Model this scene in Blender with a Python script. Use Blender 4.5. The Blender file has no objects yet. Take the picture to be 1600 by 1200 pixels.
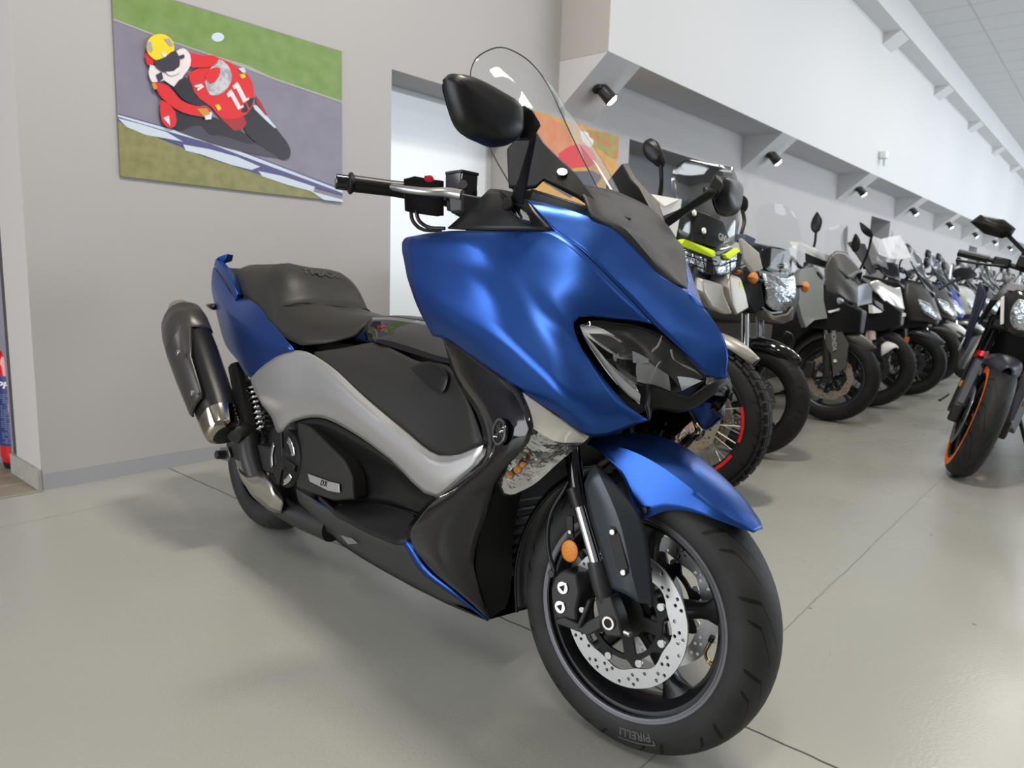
import bpy, bmesh, math, random
import numpy as np
from mathutils import Vector, Matrix
random.seed(7)
PI=math.pi
SC=bpy.context.scene
COL=SC.collection
# ------------------------------------------------------------------ camera solve (measured from the photograph, metres)
FPX,PITCH,ROLL,CAMH=1116.39,0.1537,0.03444,0.9285
A_=np.array
_c,_s=math.cos(PITCH),math.sin(PITCH)
_R0=A_([1,0,0.]);_U0=A_([0,_s,_c]);CF=A_([0,_c,-_s])
CR=math.cos(ROLL)*_R0+math.sin(ROLL)*_U0
CU=-math.sin(ROLL)*_R0+math.cos(ROLL)*_U0
CC=A_([0,0,CAMH])
def hit(x,y,o,n):
    d=((x-800)/FPX)*CR-((y-600)/FPX)*CU+CF
    return CC+d*(((o-CC)@n)/(d@n))
# show-room frame: s runs along the long wall, o stands off it, z up
WY=0.864135
WD=A_([math.cos(WY),math.sin(WY),0]);WN=A_([math.sin(WY),-math.cos(WY),0]);WA=A_([-1.87334,2.77181,0])
def rm(s,o,z): return Vector(WA+WD*s+WN*o+A_([0,0,z]))
ROOM=Matrix(((WD[0],-WN[0],0,WA[0]),(WD[1],-WN[1],0,WA[1]),(0,0,1,0),(0,0,0,1)))   # local x=s, y=-o, z
# scooter frame
YAW,LEAN=0.7795475,0.1014097
UP=A_([0,0,1.])
SF=A_([math.cos(YAW),-math.sin(YAW),0]);_rt=A_([-math.sin(YAW),-math.cos(YAW),0])
SA=math.cos(LEAN)*_rt+math.sin(LEAN)*UP;SU=math.cos(LEAN)*UP-math.sin(LEAN)*_rt
SO=A_([-0.8435746,2.4581113,0.003])
def loc(X): 
    q=X-SO; return Vector((q@SF,-(q@SA),q@SU))
def p(x,y,lat): return loc(hit(x,y,SO+SA*lat,SA))
SMAT=Matrix(((SF[0],-SA[0],SU[0],SO[0]),(SF[1],-SA[1],SU[1],SO[1]),(SF[2],-SA[2],SU[2],SO[2]),(0,0,0,1)))
# steered front wheel frame
WYAW,WLEAN=0.69473,0.104168
WF=A_([math.cos(WYAW),-math.sin(WYAW),0]);_rt=A_([-math.sin(WYAW),-math.cos(WYAW),0])
WAX=math.cos(WLEAN)*_rt+math.sin(WLEAN)*UP;WU=math.cos(WLEAN)*UP-math.sin(WLEAN)*_rt
WO=A_([0.2758983,1.3481973,0.2745843])
WMAT=SMAT.inverted()@Matrix(((WF[0],-WAX[0],WU[0],WO[0]),(WF[1],-WAX[1],WU[1],WO[1]),(WF[2],-WAX[2],WU[2],WO[2]),(0,0,0,1)))
def w(x,y,lat):
    """pixel on the plane lat metres right of the steered wheel -> scooter local"""
    return loc(hit(x,y,WO+WAX*lat,WAX))
def wl(x,lat,z): return WMAT@Vector((x,-lat,z))
def mir(v): return Vector((v[0],-v[1],v[2]))
WI=WMAT.inverted()
def wmir(v):
    q=WI@Vector(v); return WMAT@Vector((q[0],-q[1],q[2]))
# ------------------------------------------------------------------ materials
MATS={}
def mat(name,col,rough=.5,metal=0,spec=.5,coat=0,trans=0,emit=0,ior=1.45,bump=None,alpha=1,sheen=0,noise=None):
    if name in MATS: return MATS[name]
    m=bpy.data.materials.new(name);m.use_nodes=True
    n=m.node_tree.nodes;l=m.node_tree.links;b=n['Principled BSDF']
    b.inputs['Base Color'].default_value=(*col,1);b.inputs['Roughness'].default_value=rough
    b.inputs['Metallic'].default_value=metal;b.inputs['Specular IOR Level'].default_value=spec
    b.inputs['Coat Weight'].default_value=coat;b.inputs['Coat Roughness'].default_value=.04
    b.inputs['Transmission Weight'].default_value=trans;b.inputs['IOR'].default_value=ior
    b.inputs['Alpha'].default_value=alpha
    if emit:
        b.inputs['Emission Color'].default_value=(*col,1);b.inputs['Emission Strength'].default_value=emit
    if bump or noise:
        tc=n.new('ShaderNodeTexCoord')
    if bump:
        sc,st,dist=bump
        t=n.new('ShaderNodeTexNoise');t.inputs['Scale'].default_value=sc;t.inputs['Detail'].default_value=3
        l.new(tc.outputs['Object'],t.inputs['Vector'])
        bp=n.new('ShaderNodeBump');bp.inputs['Strength'].default_value=st;bp.inputs['Distance'].default_value=dist
        l.new(t.outputs['Fac'],bp.inputs['Height']);l.new(bp.outputs['Normal'],b.inputs['Normal'])
    if noise:
        sc,c2,lo,hi=noise
        t=n.new('ShaderNodeTexNoise');t.inputs['Scale'].default_value=sc;t.inputs['Detail'].default_value=5
        l.new(tc.outputs['Object'],t.inputs['Vector'])
        mr=n.new('ShaderNodeMapRange');mr.inputs[1].default_value=lo;mr.inputs[2].default_value=hi
        l.new(t.outputs['Fac'],mr.inputs[0])
        mx=n.new('ShaderNodeMix');mx.data_type='RGBA'
        mx.inputs[6].default_value=(*col,1);mx.inputs[7].default_value=(*c2,1)
        l.new(mr.outputs[0],mx.inputs[0]);l.new(mx.outputs[2],b.inputs['Base Color'])
    MATS[name]=m
    return m
def glass(name,tint,rough=.0,fres=.35):
    """thin clear plastic: mostly see-through with a fresnel reflection"""
    if name in MATS: return MATS[name]
    m=bpy.data.materials.new(name);m.use_nodes=True
    n=m.node_tree.nodes;l=m.node_tree.links
    n.remove(n['Principled BSDF'])
    tr=n.new('ShaderNodeBsdfTransparent');tr.inputs[0].default_value=(*tint,1)
    gl=n.new('ShaderNodeBsdfGlossy');gl.inputs['Roughness'].default_value=rough
    fr=n.new('ShaderNodeFresnel');fr.inputs[0].default_value=1.45
    mu=n.new('ShaderNodeMath');mu.operation='MULTIPLY';mu.inputs[1].default_value=fres
    l.new(fr.outputs[0],mu.inputs[0])
    mx=n.new('ShaderNodeMixShader');l.new(mu.outputs[0],mx.inputs[0]);l.new(tr.outputs[0],mx.inputs[1]);l.new(gl.outputs[0],mx.inputs[2])
    l.new(mx.outputs[0],n['Material Output'].inputs[0])
    MATS[name]=m
    return m
# ------------------------------------------------------------------ objects
def tag(o,label=None,cat=None,group=None,kind=None):
    if label:o['label']=label
    if cat:o['category']=cat
    if group:o['group']=group
    if kind:o['kind']=kind
    return o
def empty(name,M=None,label=None,cat=None,group=None):
    o=bpy.data.objects.new(name,None);COL.objects.link(o);o.empty_display_size=.1
    if M is not None:o.matrix_world=M
    return tag(o,label,cat,group)
def obj(name,bm,m,parent=None,M=None,smooth=35,label=None,bevel=0,sub=0,solid=0,soff=0,kind=None):
    if isinstance(bm,bpy.types.Mesh): me=bm
    else:
        bmesh.ops.remove_doubles(bm,verts=bm.verts,dist=1e-5)
        me=bpy.data.meshes.new(name);bm.to_mesh(me);bm.free()
    if M is not None: me.transform(M)
    ms=m if isinstance(m,(list,tuple)) else [m]
    for k in ms: me.materials.append(k)
    if smooth:
        me.polygons.foreach_set('use_smooth',[True]*len(me.polygons))
        if smooth<180: me.set_sharp_from_angle(angle=math.radians(smooth))
    o=bpy.data.objects.new(name,me);COL.objects.link(o)
    if parent: o.parent=parent
    if solid:
        d=o.modifiers.new('solid','SOLIDIFY');d.thickness=solid;d.offset=soff
    if bevel:
        d=o.modifiers.new('bevel','BEVEL');d.width=bevel;d.segments=2;d.limit_method='ANGLE';d.angle_limit=.6
    if sub:
        d=o.modifiers.new('sub','SUBSURF');d.levels=sub;d.render_levels=sub
    if label:o['label']=label
    if kind:o['kind']=kind
    return o
# ------------------------------------------------------------------ shapes (all add to / return a bmesh)
def NB(): return bmesh.new()
def spline(pts,n,crease=()):
    """catmull-rom through pts, n steps per span; indices in crease break tangents"""
    pts=[Vector(q) for q in pts];out=[]
    N=len(pts)
    for i in range(N-1):
        a,b=pts[i],pts[i+1]
        pa=pts[i-1] if i>0 and i not in crease else a*2-b
        pb=pts[i+2] if i+2<N and (i+1) not in crease else b*2-a
        # centripetal-ish tangents
        d0=max((a-pa).length,1e-6);d1=max((b-a).length,1e-6);d2=max((pb-b).length,1e-6)
        t1=((a-pa)/d0*d1+(b-a)/d1*d0)/(d0+d1)*d1
        t2=((b-a)/d1*d2+(pb-b)/d2*d1)/(d1+d2)*d1
        for k in range(n):
            t=k/n;t_2=t*t;t3=t_2*t
            out.append(a*(2*t3-3*t_2+1)+t1*(t3-2*t_2+t)+b*(-2*t3+3*t_2)+t2*(t3-t_2))
    out.append(pts[-1]);return out
def patch(rows,nu=4,nv=4,cu=(),cv=(),bm=None):
    """rows: list of equal-length point lists, smooth in both directions; cu: crease columns, cv: crease rows"""
    bm=bm or NB()
    R=[spline(r,nu,cu) for r in rows]
    cols=[spline([r[j] for r in R],nv,cv) for j in range(len(R[0]))]
    V=[[bm.verts.new(q) for q in c] for c in cols]
    for i in range(len(V)-1):
        for j in range(len(V[0])-1):
            try: bm.faces.new((V[i][j],V[i+1][j],V[i+1][j+1],V[i][j+1]))
            except ValueError: pass
    return bm
def fixn(bm,d=None):
    bmesh.ops.remove_doubles(bm,verts=bm.verts,dist=1e-5)
    bmesh.ops.dissolve_degenerate(bm,edges=bm.edges,dist=1e-6)
    bmesh.ops.recalc_face_normals(bm,faces=bm.faces);return bm
def fan(pts,bm=None,n=6,closed=True,crease=None,sm=True):
    """single filled outline (3-d points) as an n-gon fan around its middle"""
    bm=bm or NB();pts=[Vector(q) for q in pts]
    if sm:
        cr=range(len(pts)+1) if crease is None else crease
        pts=spline(pts+[pts[0]],n,cr)[:-1]
    c=sum(pts,Vector())/len(pts)
    vs=[bm.verts.new(q) for q in pts];cv=bm.verts.new(c)
    for i in range(len(vs)): bm.faces.new((vs[i],vs[(i+1)%len(vs)],cv))
    return bm
def slab(pts,off,bm=None):
    """closed polygon pts extruded by the vector off (thick plate)"""
    bm=bm or NB();off=Vector(off)
    a=[bm.verts.new(q) for q in pts];b=[bm.verts.new(Vector(q)+off) for q in pts]
    n=len(a)
    f1=bm.faces.new(a);f2=bm.faces.new(b[::-1])
    for i in range(n): bm.faces.new((a[i],b[i],b[(i+1)%n],a[(i+1)%n]))
    bmesh.ops.triangulate(bm,faces=[f for f in (f1,f2) if len(f.verts)>4])
    bmesh.ops.recalc_face_normals(bm,faces=bm.faces)
    return bm
def pillow(pts,nrm,front,back,bm=None,rings=5,n=4,crease=(),flat=1):
    """closed outline swollen along nrm by front and -nrm by back (mirror shells, lamps, knobs)"""
    bm=bm or NB();pts=[Vector(q) for q in pts];nrm=Vector(nrm).normalized()
    pts=spline(pts+[pts[0]],n,crease)[:-1]
    c=sum(pts,Vector())/len(pts)
    def side(h,flip):
        prev=None;first=None
        for k in range(rings):
            a=k/rings*PI/2
            s=math.cos(a)**flat;hh=h*math.sin(a)
            vs=[bm.verts.new(c+(q-c)*s+nrm*hh) for q in pts]
            if prev:
                for i in range(len(vs)):
                    j=(i+1)%len(vs);bm.faces.new((prev[i],prev[j],vs[j],vs[i]))
            prev=vs
        t=bm.verts.new(c+nrm*h)
        for i in range(len(prev)): bm.faces.new((prev[i],prev[(i+1)%len(prev)],t))
    side(front,0);side(-back,1)
    return fixn(bm)
def loft(secs,bm=None,cap=True,closed=True):
    bm=bm or NB();V=[[bm.verts.new(q) for q in s] for s in secs];n=len(V[0])
    for i in range(len(V)-1):
        for j in range(n if closed else n-1):
            k=(j+1)%n;bm.faces.new((V[i][j],V[i+1][j],V[i+1][k],V[i][k]))
    if cap:
        bm.faces.new(V[0]);bm.faces.new(V[-1][::-1])
    bmesh.ops.recalc_face_normals(bm,faces=bm.faces)
    return bm
def frame(t):
    t=Vector(t).normalized();a=Vector((0,0,1)) if abs(t.z)<.9 else Vector((1,0,0))
    x=t.cross(a).normalized();return x,t.cross(x).normalized(),t
def tube(pts,r,bm=None,seg=10,n=4,cap=True,sm=True):
    """round bar through pts; r number or per-point list"""
    pts=[Vector(q) for q in pts];rs=r if isinstance(r,(list,tuple)) else [r]*len(pts)
    if sm and len(pts)>2:
        P=spline(pts,n);rr=[]
        for i in range(len(P)):
            k=i/n;a=min(int(k),len(rs)-1);b=min(a+1,len(rs)-1);rr.append(rs[a]+(rs[b]-rs[a])*(k-a))
    else: P,rr=pts,list(rs)
    secs=[];x=None
    for i,q in enumerate(P):
        t=(P[min(i+1,len(P)-1)]-P[max(i-1,0)])
        if x is None: x,y,t=frame(t)
        else:
            t=t.normalized();x=(x-t*x.dot(t)).normalized();y=t.cross(x)
        secs.append([q+(x*math.cos(k*2*PI/seg)+y*math.sin(k*2*PI/seg))*rr[i] for k in range(seg)])
    return loft(secs,bm,cap)
def lathe(prof,o=(0,0,0),ax=(0,1,0),bm=None,seg=48,a0=0,a1=2*PI,uv=False):
    """prof: (radius, height along ax); turned about ax through o"""
    bm=bm or NB();o=Vector(o);x,y,t=frame(ax)
    full=abs(a1-a0-2*PI)<1e-6
    V=[]
    for k in range(seg if full else seg+1):
        a=a0+(a1-a0)*k/seg;d=x*math.cos(a)+y*math.sin(a)
        V.append([bm.verts.new(o+d*r+t*h) for r,h in prof])
    L=bm.loops.layers.uv.verify() if uv else None
    for k in range(seg):
        k2=(k+1)%len(V)
        for j in range(len(prof)-1):
            try: f=bm.faces.new((V[k][j],V[k2][j],V[k2][j+1],V[k][j+1]))
            except ValueError: continue
            if uv:
                for lp,(uu,vv) in zip(f.loops,((k,j),(k+1,j),(k+1,j+1),(k,j+1))): lp[L].uv=(uu/seg,vv/(len(prof)-1))
    return bm
def disc(o,ax,r,h,bm=None,seg=24,bev=.15):
    b=min(r,h)*bev
    return fixn(lathe([(0,0),(r-b,0),(r,b),(r,h-b),(r-b,h),(0,h)],o,ax,bm,seg))
def box(c,s,bm=None,M=None):
    bm=bm or NB();r=bmesh.ops.create_cube(bm,size=1)
    for v in r['verts']:
        v.co=Vector((v.co.x*s[0]+c[0],v.co.y*s[1]+c[1],v.co.z*s[2]+c[2]))
        if M is not None:v.co=M@v.co
    return bm
def bar(a,b,wd,ht,up=(0,0,1),bm=None,w2=None,h2=None):
    """rectangular bar from a to b"""
    a,b=Vector(a),Vector(b);t=(b-a).normalized();s=t.cross(Vector(up)).normalized();u=s.cross(t)
    w2=wd if w2 is None else w2;h2=ht if h2 is None else h2
    def q(c,w_,h_): return [c+s*w_/2+u*h_/2,c-s*w_/2+u*h_/2,c-s*w_/2-u*h_/2,c+s*w_/2-u*h_/2]
    return loft([q(a,wd,ht),q(b,w2,h2)],bm)
def plate(outs,th,M=None,res=1):
    """flat plate in the local xz plane, thickness th along y, outs = outlines (first outer, others holes)"""
    cu=bpy.data.curves.new('c','CURVE');cu.dimensions='2D';cu.fill_mode='BOTH';cu.extrude=th/2
    for o in outs:
        s=cu.splines.new('POLY');s.points.add(len(o)-1);s.use_cyclic_u=True
        for q,pt in zip(o,s.points): pt.co=(q[0],q[1],0,1)
    t=bpy.data.objects.new('c',cu);COL.objects.link(t)
    me=bpy.data.meshes.new_from_object(t.evaluated_get(bpy.context.evaluated_depsgraph_get()))
    bpy.data.objects.remove(t);bpy.data.curves.remove(cu)
    me.transform(Matrix(((1,0,0,0),(0,0,1,0),(0,1,0,0),(0,0,0,1))))   # curve xy -> xz
    if M is not None: me.transform(M)
    bm=NB();bm.from_mesh(me);bpy.data.meshes.remove(me);bmesh.ops.remove_doubles(bm,verts=bm.verts,dist=1e-6);bmesh.ops.recalc_face_normals(bm,faces=bm.faces)
    return bm
def circ(cx,cz,r,n=20,a0=0): return [(cx+r*math.cos(a0+k*2*PI/n),cz+r*math.sin(a0+k*2*PI/n)) for k in range(n)]
def text(s,size,th=.001,align='CENTER',shear=0,bold=0,space=1):
    cu=bpy.data.curves.new('t','FONT');cu.body=s;cu.size=size;cu.extrude=th/2;cu.align_x=align;cu.align_y='CENTER';cu.shear=shear;cu.offset=bold;cu.space_character=space
    t=bpy.data.objects.new('t',cu);COL.objects.link(t)
    me=bpy.data.meshes.new_from_object(t.evaluated_get(bpy.context.evaluated_depsgraph_get()))
    bpy.data.objects.remove(t);bpy.data.curves.remove(cu)
    bm=NB();bm.from_mesh(me);bpy.data.meshes.remove(me);return bm
def basis(o,x,n):
    """matrix with local x along x and local z along n at o"""
    x=Vector(x).normalized();n=Vector(n);n=(n-x*n.dot(x)).normalized();y=n.cross(x)
    return Matrix(((x.x,y.x,n.x,o[0]),(x.y,y.y,n.y,o[1]),(x.z,y.z,n.z,o[2]),(0,0,0,1)))
def xf(bm,M):
    bmesh.ops.transform(bm,matrix=M,verts=bm.verts);return bm
def merge(bm,b2):
    me=bpy.data.meshes.new('m');b2.to_mesh(me);b2.free();bm.from_mesh(me);bpy.data.meshes.remove(me);return bm
MY=Matrix.Diagonal((1,-1,1,1))
def flipped(o,name=None,M=MY):
    """mirror-image copy of a part for the other flank"""
    me=o.data.copy();me.transform(M);me.flip_normals()
    c=o.copy();c.data=me
    if name:c.name=name
    COL.objects.link(c)
    for ch in o.children:
        d=flipped(ch,None,M);d.parent=c
    return c
# ================================================================== MATERIALS
M_wall=mat('wall_paint',(.455,.44,.44),.75,bump=(220,.12,.002))
M_white=mat('white_paint',(.62,.62,.625),.7,bump=(150,.06,.002))
M_colend=mat('column_paint',(.48,.455,.43),.75,bump=(220,.12,.002))
M_skirt=mat('skirting_paint',(.36,.37,.40),.5)
M_tileskirt=mat('tile_skirting',(.33,.32,.29),.4,noise=(30,(.40,.38,.34),.4,.7))
M_dark=mat('niche_grey',(.16,.16,.17),.5)
M_darkwall=mat('dark_room_wall',(.22,.21,.24),.8)
M_panel=mat('frosted_panel',(.80,.84,.88),.25,emit=.22)
def floor_mat():
    m=bpy.data.materials.new('painted_concrete');m.use_nodes=True
    n=m.node_tree.nodes;l=m.node_tree.links;b=n['Principled BSDF']
    tc=n.new('ShaderNodeTexCoord');sp=n.new('ShaderNodeSeparateXYZ');l.new(tc.outputs['Object'],sp.inputs[0])
    nz=n.new('ShaderNodeTexNoise');nz.inputs['Scale'].default_value=9;nz.inputs['Detail'].default_value=3;l.new(tc.outputs['Object'],nz.inputs[0])
    def M(op,a,bb,cc=None):
        q=n.new('ShaderNodeMath');q.operation=op
        for i,v in enumerate((a,bb,cc)):
            if v is None: continue
            if isinstance(v,(int,float)): q.inputs[i].default_value=v
            else: l.new(v,q.inputs[i])
        return q.outputs[0]
    wob=M('MULTIPLY',M('SUBTRACT',nz.outputs['Fac'],.5),.012)
    def line(axis,pos,wid):
        d=M('ABSOLUTE',M('ADD',M('SUBTRACT',sp.outputs[axis],pos),wob),0)
        return M('LESS_THAN',d,wid)
    l1=line('Y',-2.625,.0022);l2=line('X',.495,.0032)
    l3=M('MULTIPLY',line('Y',-.36,.002),M('LESS_THAN',sp.outputs['X'],.22))
    joint=M('MAXIMUM',M('MULTIPLY',l1,.45),M('MAXIMUM',M('MULTIPLY',l2,.95),M('MULTIPLY',l3,.5)))
    # specks
    vo=n.new('ShaderNodeTexVoronoi');vo.inputs['Scale'].default_value=5.5;l.new(tc.outputs['Object'],vo.inputs[0])
    speck=M('MULTIPLY',M('LESS_THAN',vo.outputs['Distance'],.035),M('GREATER_THAN',M('FRACT',M('MULTIPLY',vo.outputs['Color'],7.3),0),.55))
    n2=n.new('ShaderNodeTexNoise');n2.inputs['Scale'].default_value=1.3;n2.inputs['Detail'].default_value=2;l.new(tc.outputs['Object'],n2.inputs[0])
    mx=n.new('ShaderNodeMix');mx.data_type='RGBA';mx.inputs[6].default_value=(.31,.315,.288,1);mx.inputs[7].default_value=(.365,.36,.322,1)
    mr=n.new('ShaderNodeMapRange');mr.inputs[1].default_value=.1;mr.inputs[2].default_value=.9;l.new(n2.outputs['Fac'],mr.inputs[0]);l.new(mr.outputs[0],mx.inputs[0])
    m2=n.new('ShaderNodeMix');m2.data_type='RGBA';m2.inputs[7].default_value=(.045,.045,.042,1);l.new(mx.outputs[2],m2.inputs[6])
    l.new(M('MAXIMUM',joint,M('MULTIPLY',speck,.6)),m2.inputs[0]);l.new(m2.outputs[2],b.inputs['Base Color'])
    n3=n.new('ShaderNodeTexNoise');n3.inputs['Scale'].default_value=2.2;n3.inputs['Detail'].default_value=2;l.new(tc.outputs['Object'],n3.inputs[0])
    r=n.new('ShaderNodeMapRange');r.inputs[3].default_value=.20;r.inputs[4].default_value=.36;l.new(n3.outputs['Fac'],r.inputs[0]);l.new(r.outputs[0],b.inputs['Roughness'])
    n4=n.new('ShaderNodeTexNoise');n4.inputs['Scale'].default_value=130;n4.inputs['Detail'].default_value=2;l.new(tc.outputs['Object'],n4.inputs[0])
    bp=n.new('ShaderNodeBump');bp.inputs['Strength'].default_value=.16;bp.inputs['Distance'].default_value=.0025;l.new(n4.outputs['Fac'],bp.inputs['Height']);l.new(bp.outputs[0],b.inputs['Normal'])
    b.inputs['Specular IOR Level'].default_value=.5
    return m
def grid_mat(name,col,linecol,sx,sy,wid,rough=.6,off=0,bumpy=None,c2=None,brick=0):
    m=bpy.data.materials.new(name);m.use_nodes=True
    n=m.node_tree.nodes;l=m.node_tree.links;b=n['Principled BSDF'];b.inputs['Roughness'].default_value=rough
    tc=n.new('ShaderNodeTexCoord');br=n.new('ShaderNodeTexBrick');l.new(tc.outputs['Object'],br.inputs[0])
    br.offset=brick;br.inputs['Scale'].default_value=1;br.inputs['Brick Width'].default_value=sx;br.inputs['Row Height'].default_value=sy
    br.inputs['Mortar Size'].default_value=wid;br.inputs['Mortar Smooth'].default_value=0;br.inputs['Bias'].default_value=0
    br.inputs['Color1'].default_value=(*col,1);br.inputs['Color2'].default_value=(*(c2 or col),1);br.inputs['Mortar'].default_value=(*linecol,1)
    l.new(br.outputs['Color'],b.inputs['Base Color'])
    return m
# ================================================================== ROOM SHELL (room frame: x=s, y=-o)
def rbox(s0,s1,o0,o1,z0,z1,bm=None): return box(((s0+s1)/2,-(o0+o1)/2,(z0+z1)/2),(s1-s0,abs(o1-o0),z1-z0),bm)
def struct(name,bm,m,**k):
    o=obj(name,bm,m,M=None,kind='structure',**k);o.matrix_world=ROOM;return o
H=4.5
fl=NB();fl=rbox(-8,46,.02,9,-.1,0,fl);rbox(0,46,-.4,.02,-.1,0,fl)
struct('floor',fl,floor_mat(),smooth=0)
struct('floor_tiles',rbox(-8,0,-6,.02,-.1,.001),grid_mat('wood_tile',(.21,.18,.14),(.38,.34,.28),.9,.16,.004,.45,c2=(.25,.215,.17),brick=.4),smooth=0)
# long wall with recesses
recess=[(1.78,2.90,2.01,.29),(4.24,6.0,2.03,.35),(11.35,12.5,2.0,.3),(20.2,21.4,2.0,.3)]
wb=NB();s=0
for a,b_,zt,d in recess:
    rbox(s,a,-.31 if s==0 else -.37,0,0,H,wb);rbox(a,b_,-.37,0,zt,H,wb);s=b_
rbox(s,46,-.37,0,0,H,wb)
struct('wall_left',wb,M_wall,smooth=0)
struct('window_1',rbox(1.78,2.90,-.37,-.29,0,2.01),M_panel,smooth=0)
o=struct('trim_1',rbox(2.86,2.90,-.29,-.275,0,2.01,rbox(1.78,2.90,-.29,-.275,1.985,2.01)),mat('window_trim',(.66,.69,.71),.4),smooth=0)
struct('door_1',rbox(4.24,6.0,-.37,-.35,0,2.03),M_dark,smooth=0)
struct('door_2',rbox(11.35,12.5,-.37,-.3,0,2.0),M_dark,smooth=0)
struct('door_3',rbox(20.2,21.4,-.37,-.3,0,2.0),M_dark,smooth=0)
bb=NB();s=0
for a,b_,zt,d in recess: rbox(s,a,0,.004,0,.068,bb);s=b_
rbox(s,46,0,.004,0,.068,bb)
struct('baseboard_left',bb,M_skirt,smooth=0)
struct('baseboard_end',rbox(-.016,.0,-.365,.0,0,.085),M_tileskirt,smooth=0)
struct('wall_end',rbox(-.004,0,-.31,0,.0,H),M_colend,smooth=0)
struct('wall_back',rbox(-6,0,-1.75,-1.65,0,H,rbox(0,.1,-1.75,-.37,0,H)),M_darkwall,smooth=0)
# bulkhead over the bikes, with stepped beam above
struct('trim_2',rbox(3.28,46,0,.4,2.4,4.2),M_white,smooth=0)
struct('trim_3',rbox(3.28,46,0,.62,4.12,H,),M_white,smooth=0)
struct('trim_4',rbox(3.277,3.28,0.001,.4,2.4,4.12),M_colend,smooth=0)
g=NB();g2=NB()
def tri(bm,s0,s1,pts):
    a=[bm.verts.new((s0,-o,z)) for o,z in pts];b=[bm.verts.new((s1,-o,z)) for o,z in pts]
    bm.faces.new(a);bm.faces.new(b[::-1])
    for i in range(len(a)): j=(i+1)%len(a);bm.faces.new((a[i],b[i],b[j],a[j]))
    bmesh.ops.recalc_face_normals(bm,faces=bm.faces)
GS=[3.28+3.14*k for k in range(14)]
for k,s in enumerate(GS):
    tri(g,s,s+.42,[(0,2.4),(.4,2.4),(0,2.065)]);tri(g2,s-.08,s+.36,[(.4,4.15),(.6,4.12),(.4,3.98)])
struct('trim_5',g,M_white,smooth=0)
struct('trim_6',g2,M_white,smooth=0)
struct('ceiling',rbox(-8,46,.62,9,H,H+.1,rbox(-8,3.28,-6,.62,H,H+.1)),grid_mat('ceiling_tiles',(.60,.60,.60),(.47,.47,.49),.6,1.2,.012,.8),smooth=0)
struct('wall_far',rbox(46,46.2,-.4,9,0,H),M_white,smooth=0)
# ------------------------------------------------------------------ spot lamps on the gussets
M_blk=mat('black_metal',(.012,.012,.012),.4)
M_lamp=mat('lamp_glow',(1,.95,.85),.3,emit=16)
ordn=['nearest','second','third','fourth','fifth','sixth','seventh','eighth','ninth']
sl=math.atan2(.335,.4)
nrm=Vector((0,-math.sin(sl),-math.cos(sl)))      # outward from the sloping face, room-local
for k in range(8):
    c=Vector((GS[k]+.17,-.2,2.2325))
    t=empty('spot_lamp',ROOM@Matrix.Translation(c),f'black wall spotlight with glowing lens on the {ordn[k]} sloping white bracket','spotlight','spotlights on the white brackets')
    obj('mount',disc((0,0,0),nrm,.035,.03),M_blk,t)
    q=nrm*.055+Vector((.03,0,0));obj('arm',tube([nrm*.02,q],.012),M_blk,t)
    ax=Vector((.55,-.55,-.75)).normalized();a=q+Vector((.02,0,.02))
    obj('lamp_head',fixn(lathe([(0,-.035),(.036,-.035),(.043,-.025),(.048,.075),(.042,.075),(.037,.06),(0,.06)],a,ax,None,20)),M_blk,t)
    obj('lens',fixn(lathe([(0,.098),(.028,.094),(.043,.078),(0,.07)],a,ax,None,20)),M_lamp,t,label='glowing lens')
# ------------------------------------------------------------------ detector on the bulkhead
t=empty('smoke_detector',ROOM@Matrix.Translation((9.9,-.4,2.62)),'small white detector box with green tipped leads on the high white bulkhead','detector')
obj('body',box((0,-.05,.05),(.12,.1,.1)),mat('white_plastic',(.8,.8,.8),.35),t,bevel=.02)
for k in (-.03,.03): obj('lead',tube([(k,-.06,.0),(k,-.065,-.09)],.009),mat('green_tip',(.45,.62,.58),.4),t,label='pale green lead')
# ================================================================== FOREGROUND SCOOTER
def paint(name,col,rough,metal=.3,spec=.5): return mat(name,col,rough,metal,spec)
M_blue=mat('matt_blue',(.024,.080,.315),.325,.85,bump=(900,.03,.0004))
M_silver=mat('matt_silver',(.52,.52,.52),.36,.75)
M_gloss=mat('gloss_black',(.006,.006,.007),.06,0,.5,coat=.3)
M_satin=mat('satin_black',(.010,.010,.0105),.36,0,.32)
M_tex=mat('grained_plastic',(.021,.0205,.0195),.46,0,.36,bump=(420,.45,.0012))
M_seat=mat('seat_vinyl',(.021,.020,.018),.48,0,.4,bump=(500,.2,.0008))
M_hull=mat('dark_inner',(.006,.006,.006),.7)
M_chrome=mat('chrome',(.75,.75,.76),.08,1)
M_steel=mat('brushed_steel',(.40,.40,.40),.34,1,bump=(260,.08,.0005))
M_alu=mat('cast_alu',(.60,.58,.54),.3,1)
M_cast=mat('black_casting',(.028,.028,.029),.45,.2,bump=(300,.1,.0005))
M_gun=mat('gunmetal',(.045,.052,.062),.38,.5)
M_lens=glass('clear_lens',(.97,.98,.98),.02,.9)
M_screen=glass('clear_screen',(.965,.97,.965),.02,.36)
M_bscreen=glass('bike_screen',(.95,.955,.955),.03,.75)
M_edge=mat('screen_edge',(.03,.03,.03),.3)
M_amber=mat('amber',(.80,.26,.02),.25,trans=.2,bump=(300,.6,.002))
M_whitelens=mat('white_lamp',(.78,.78,.76),.25)
M_refl=mat('lamp_reflector',(.66,.67,.68),.2,.75,bump=(60,.25,.004))
M_rimm=mat('rim_black',(.018,.018,.02),.3,.4)
M_red=mat('red_plastic',(.65,.01,.03),.35)
M_brass=mat('brass',(.72,.50,.22),.25,1)
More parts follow.
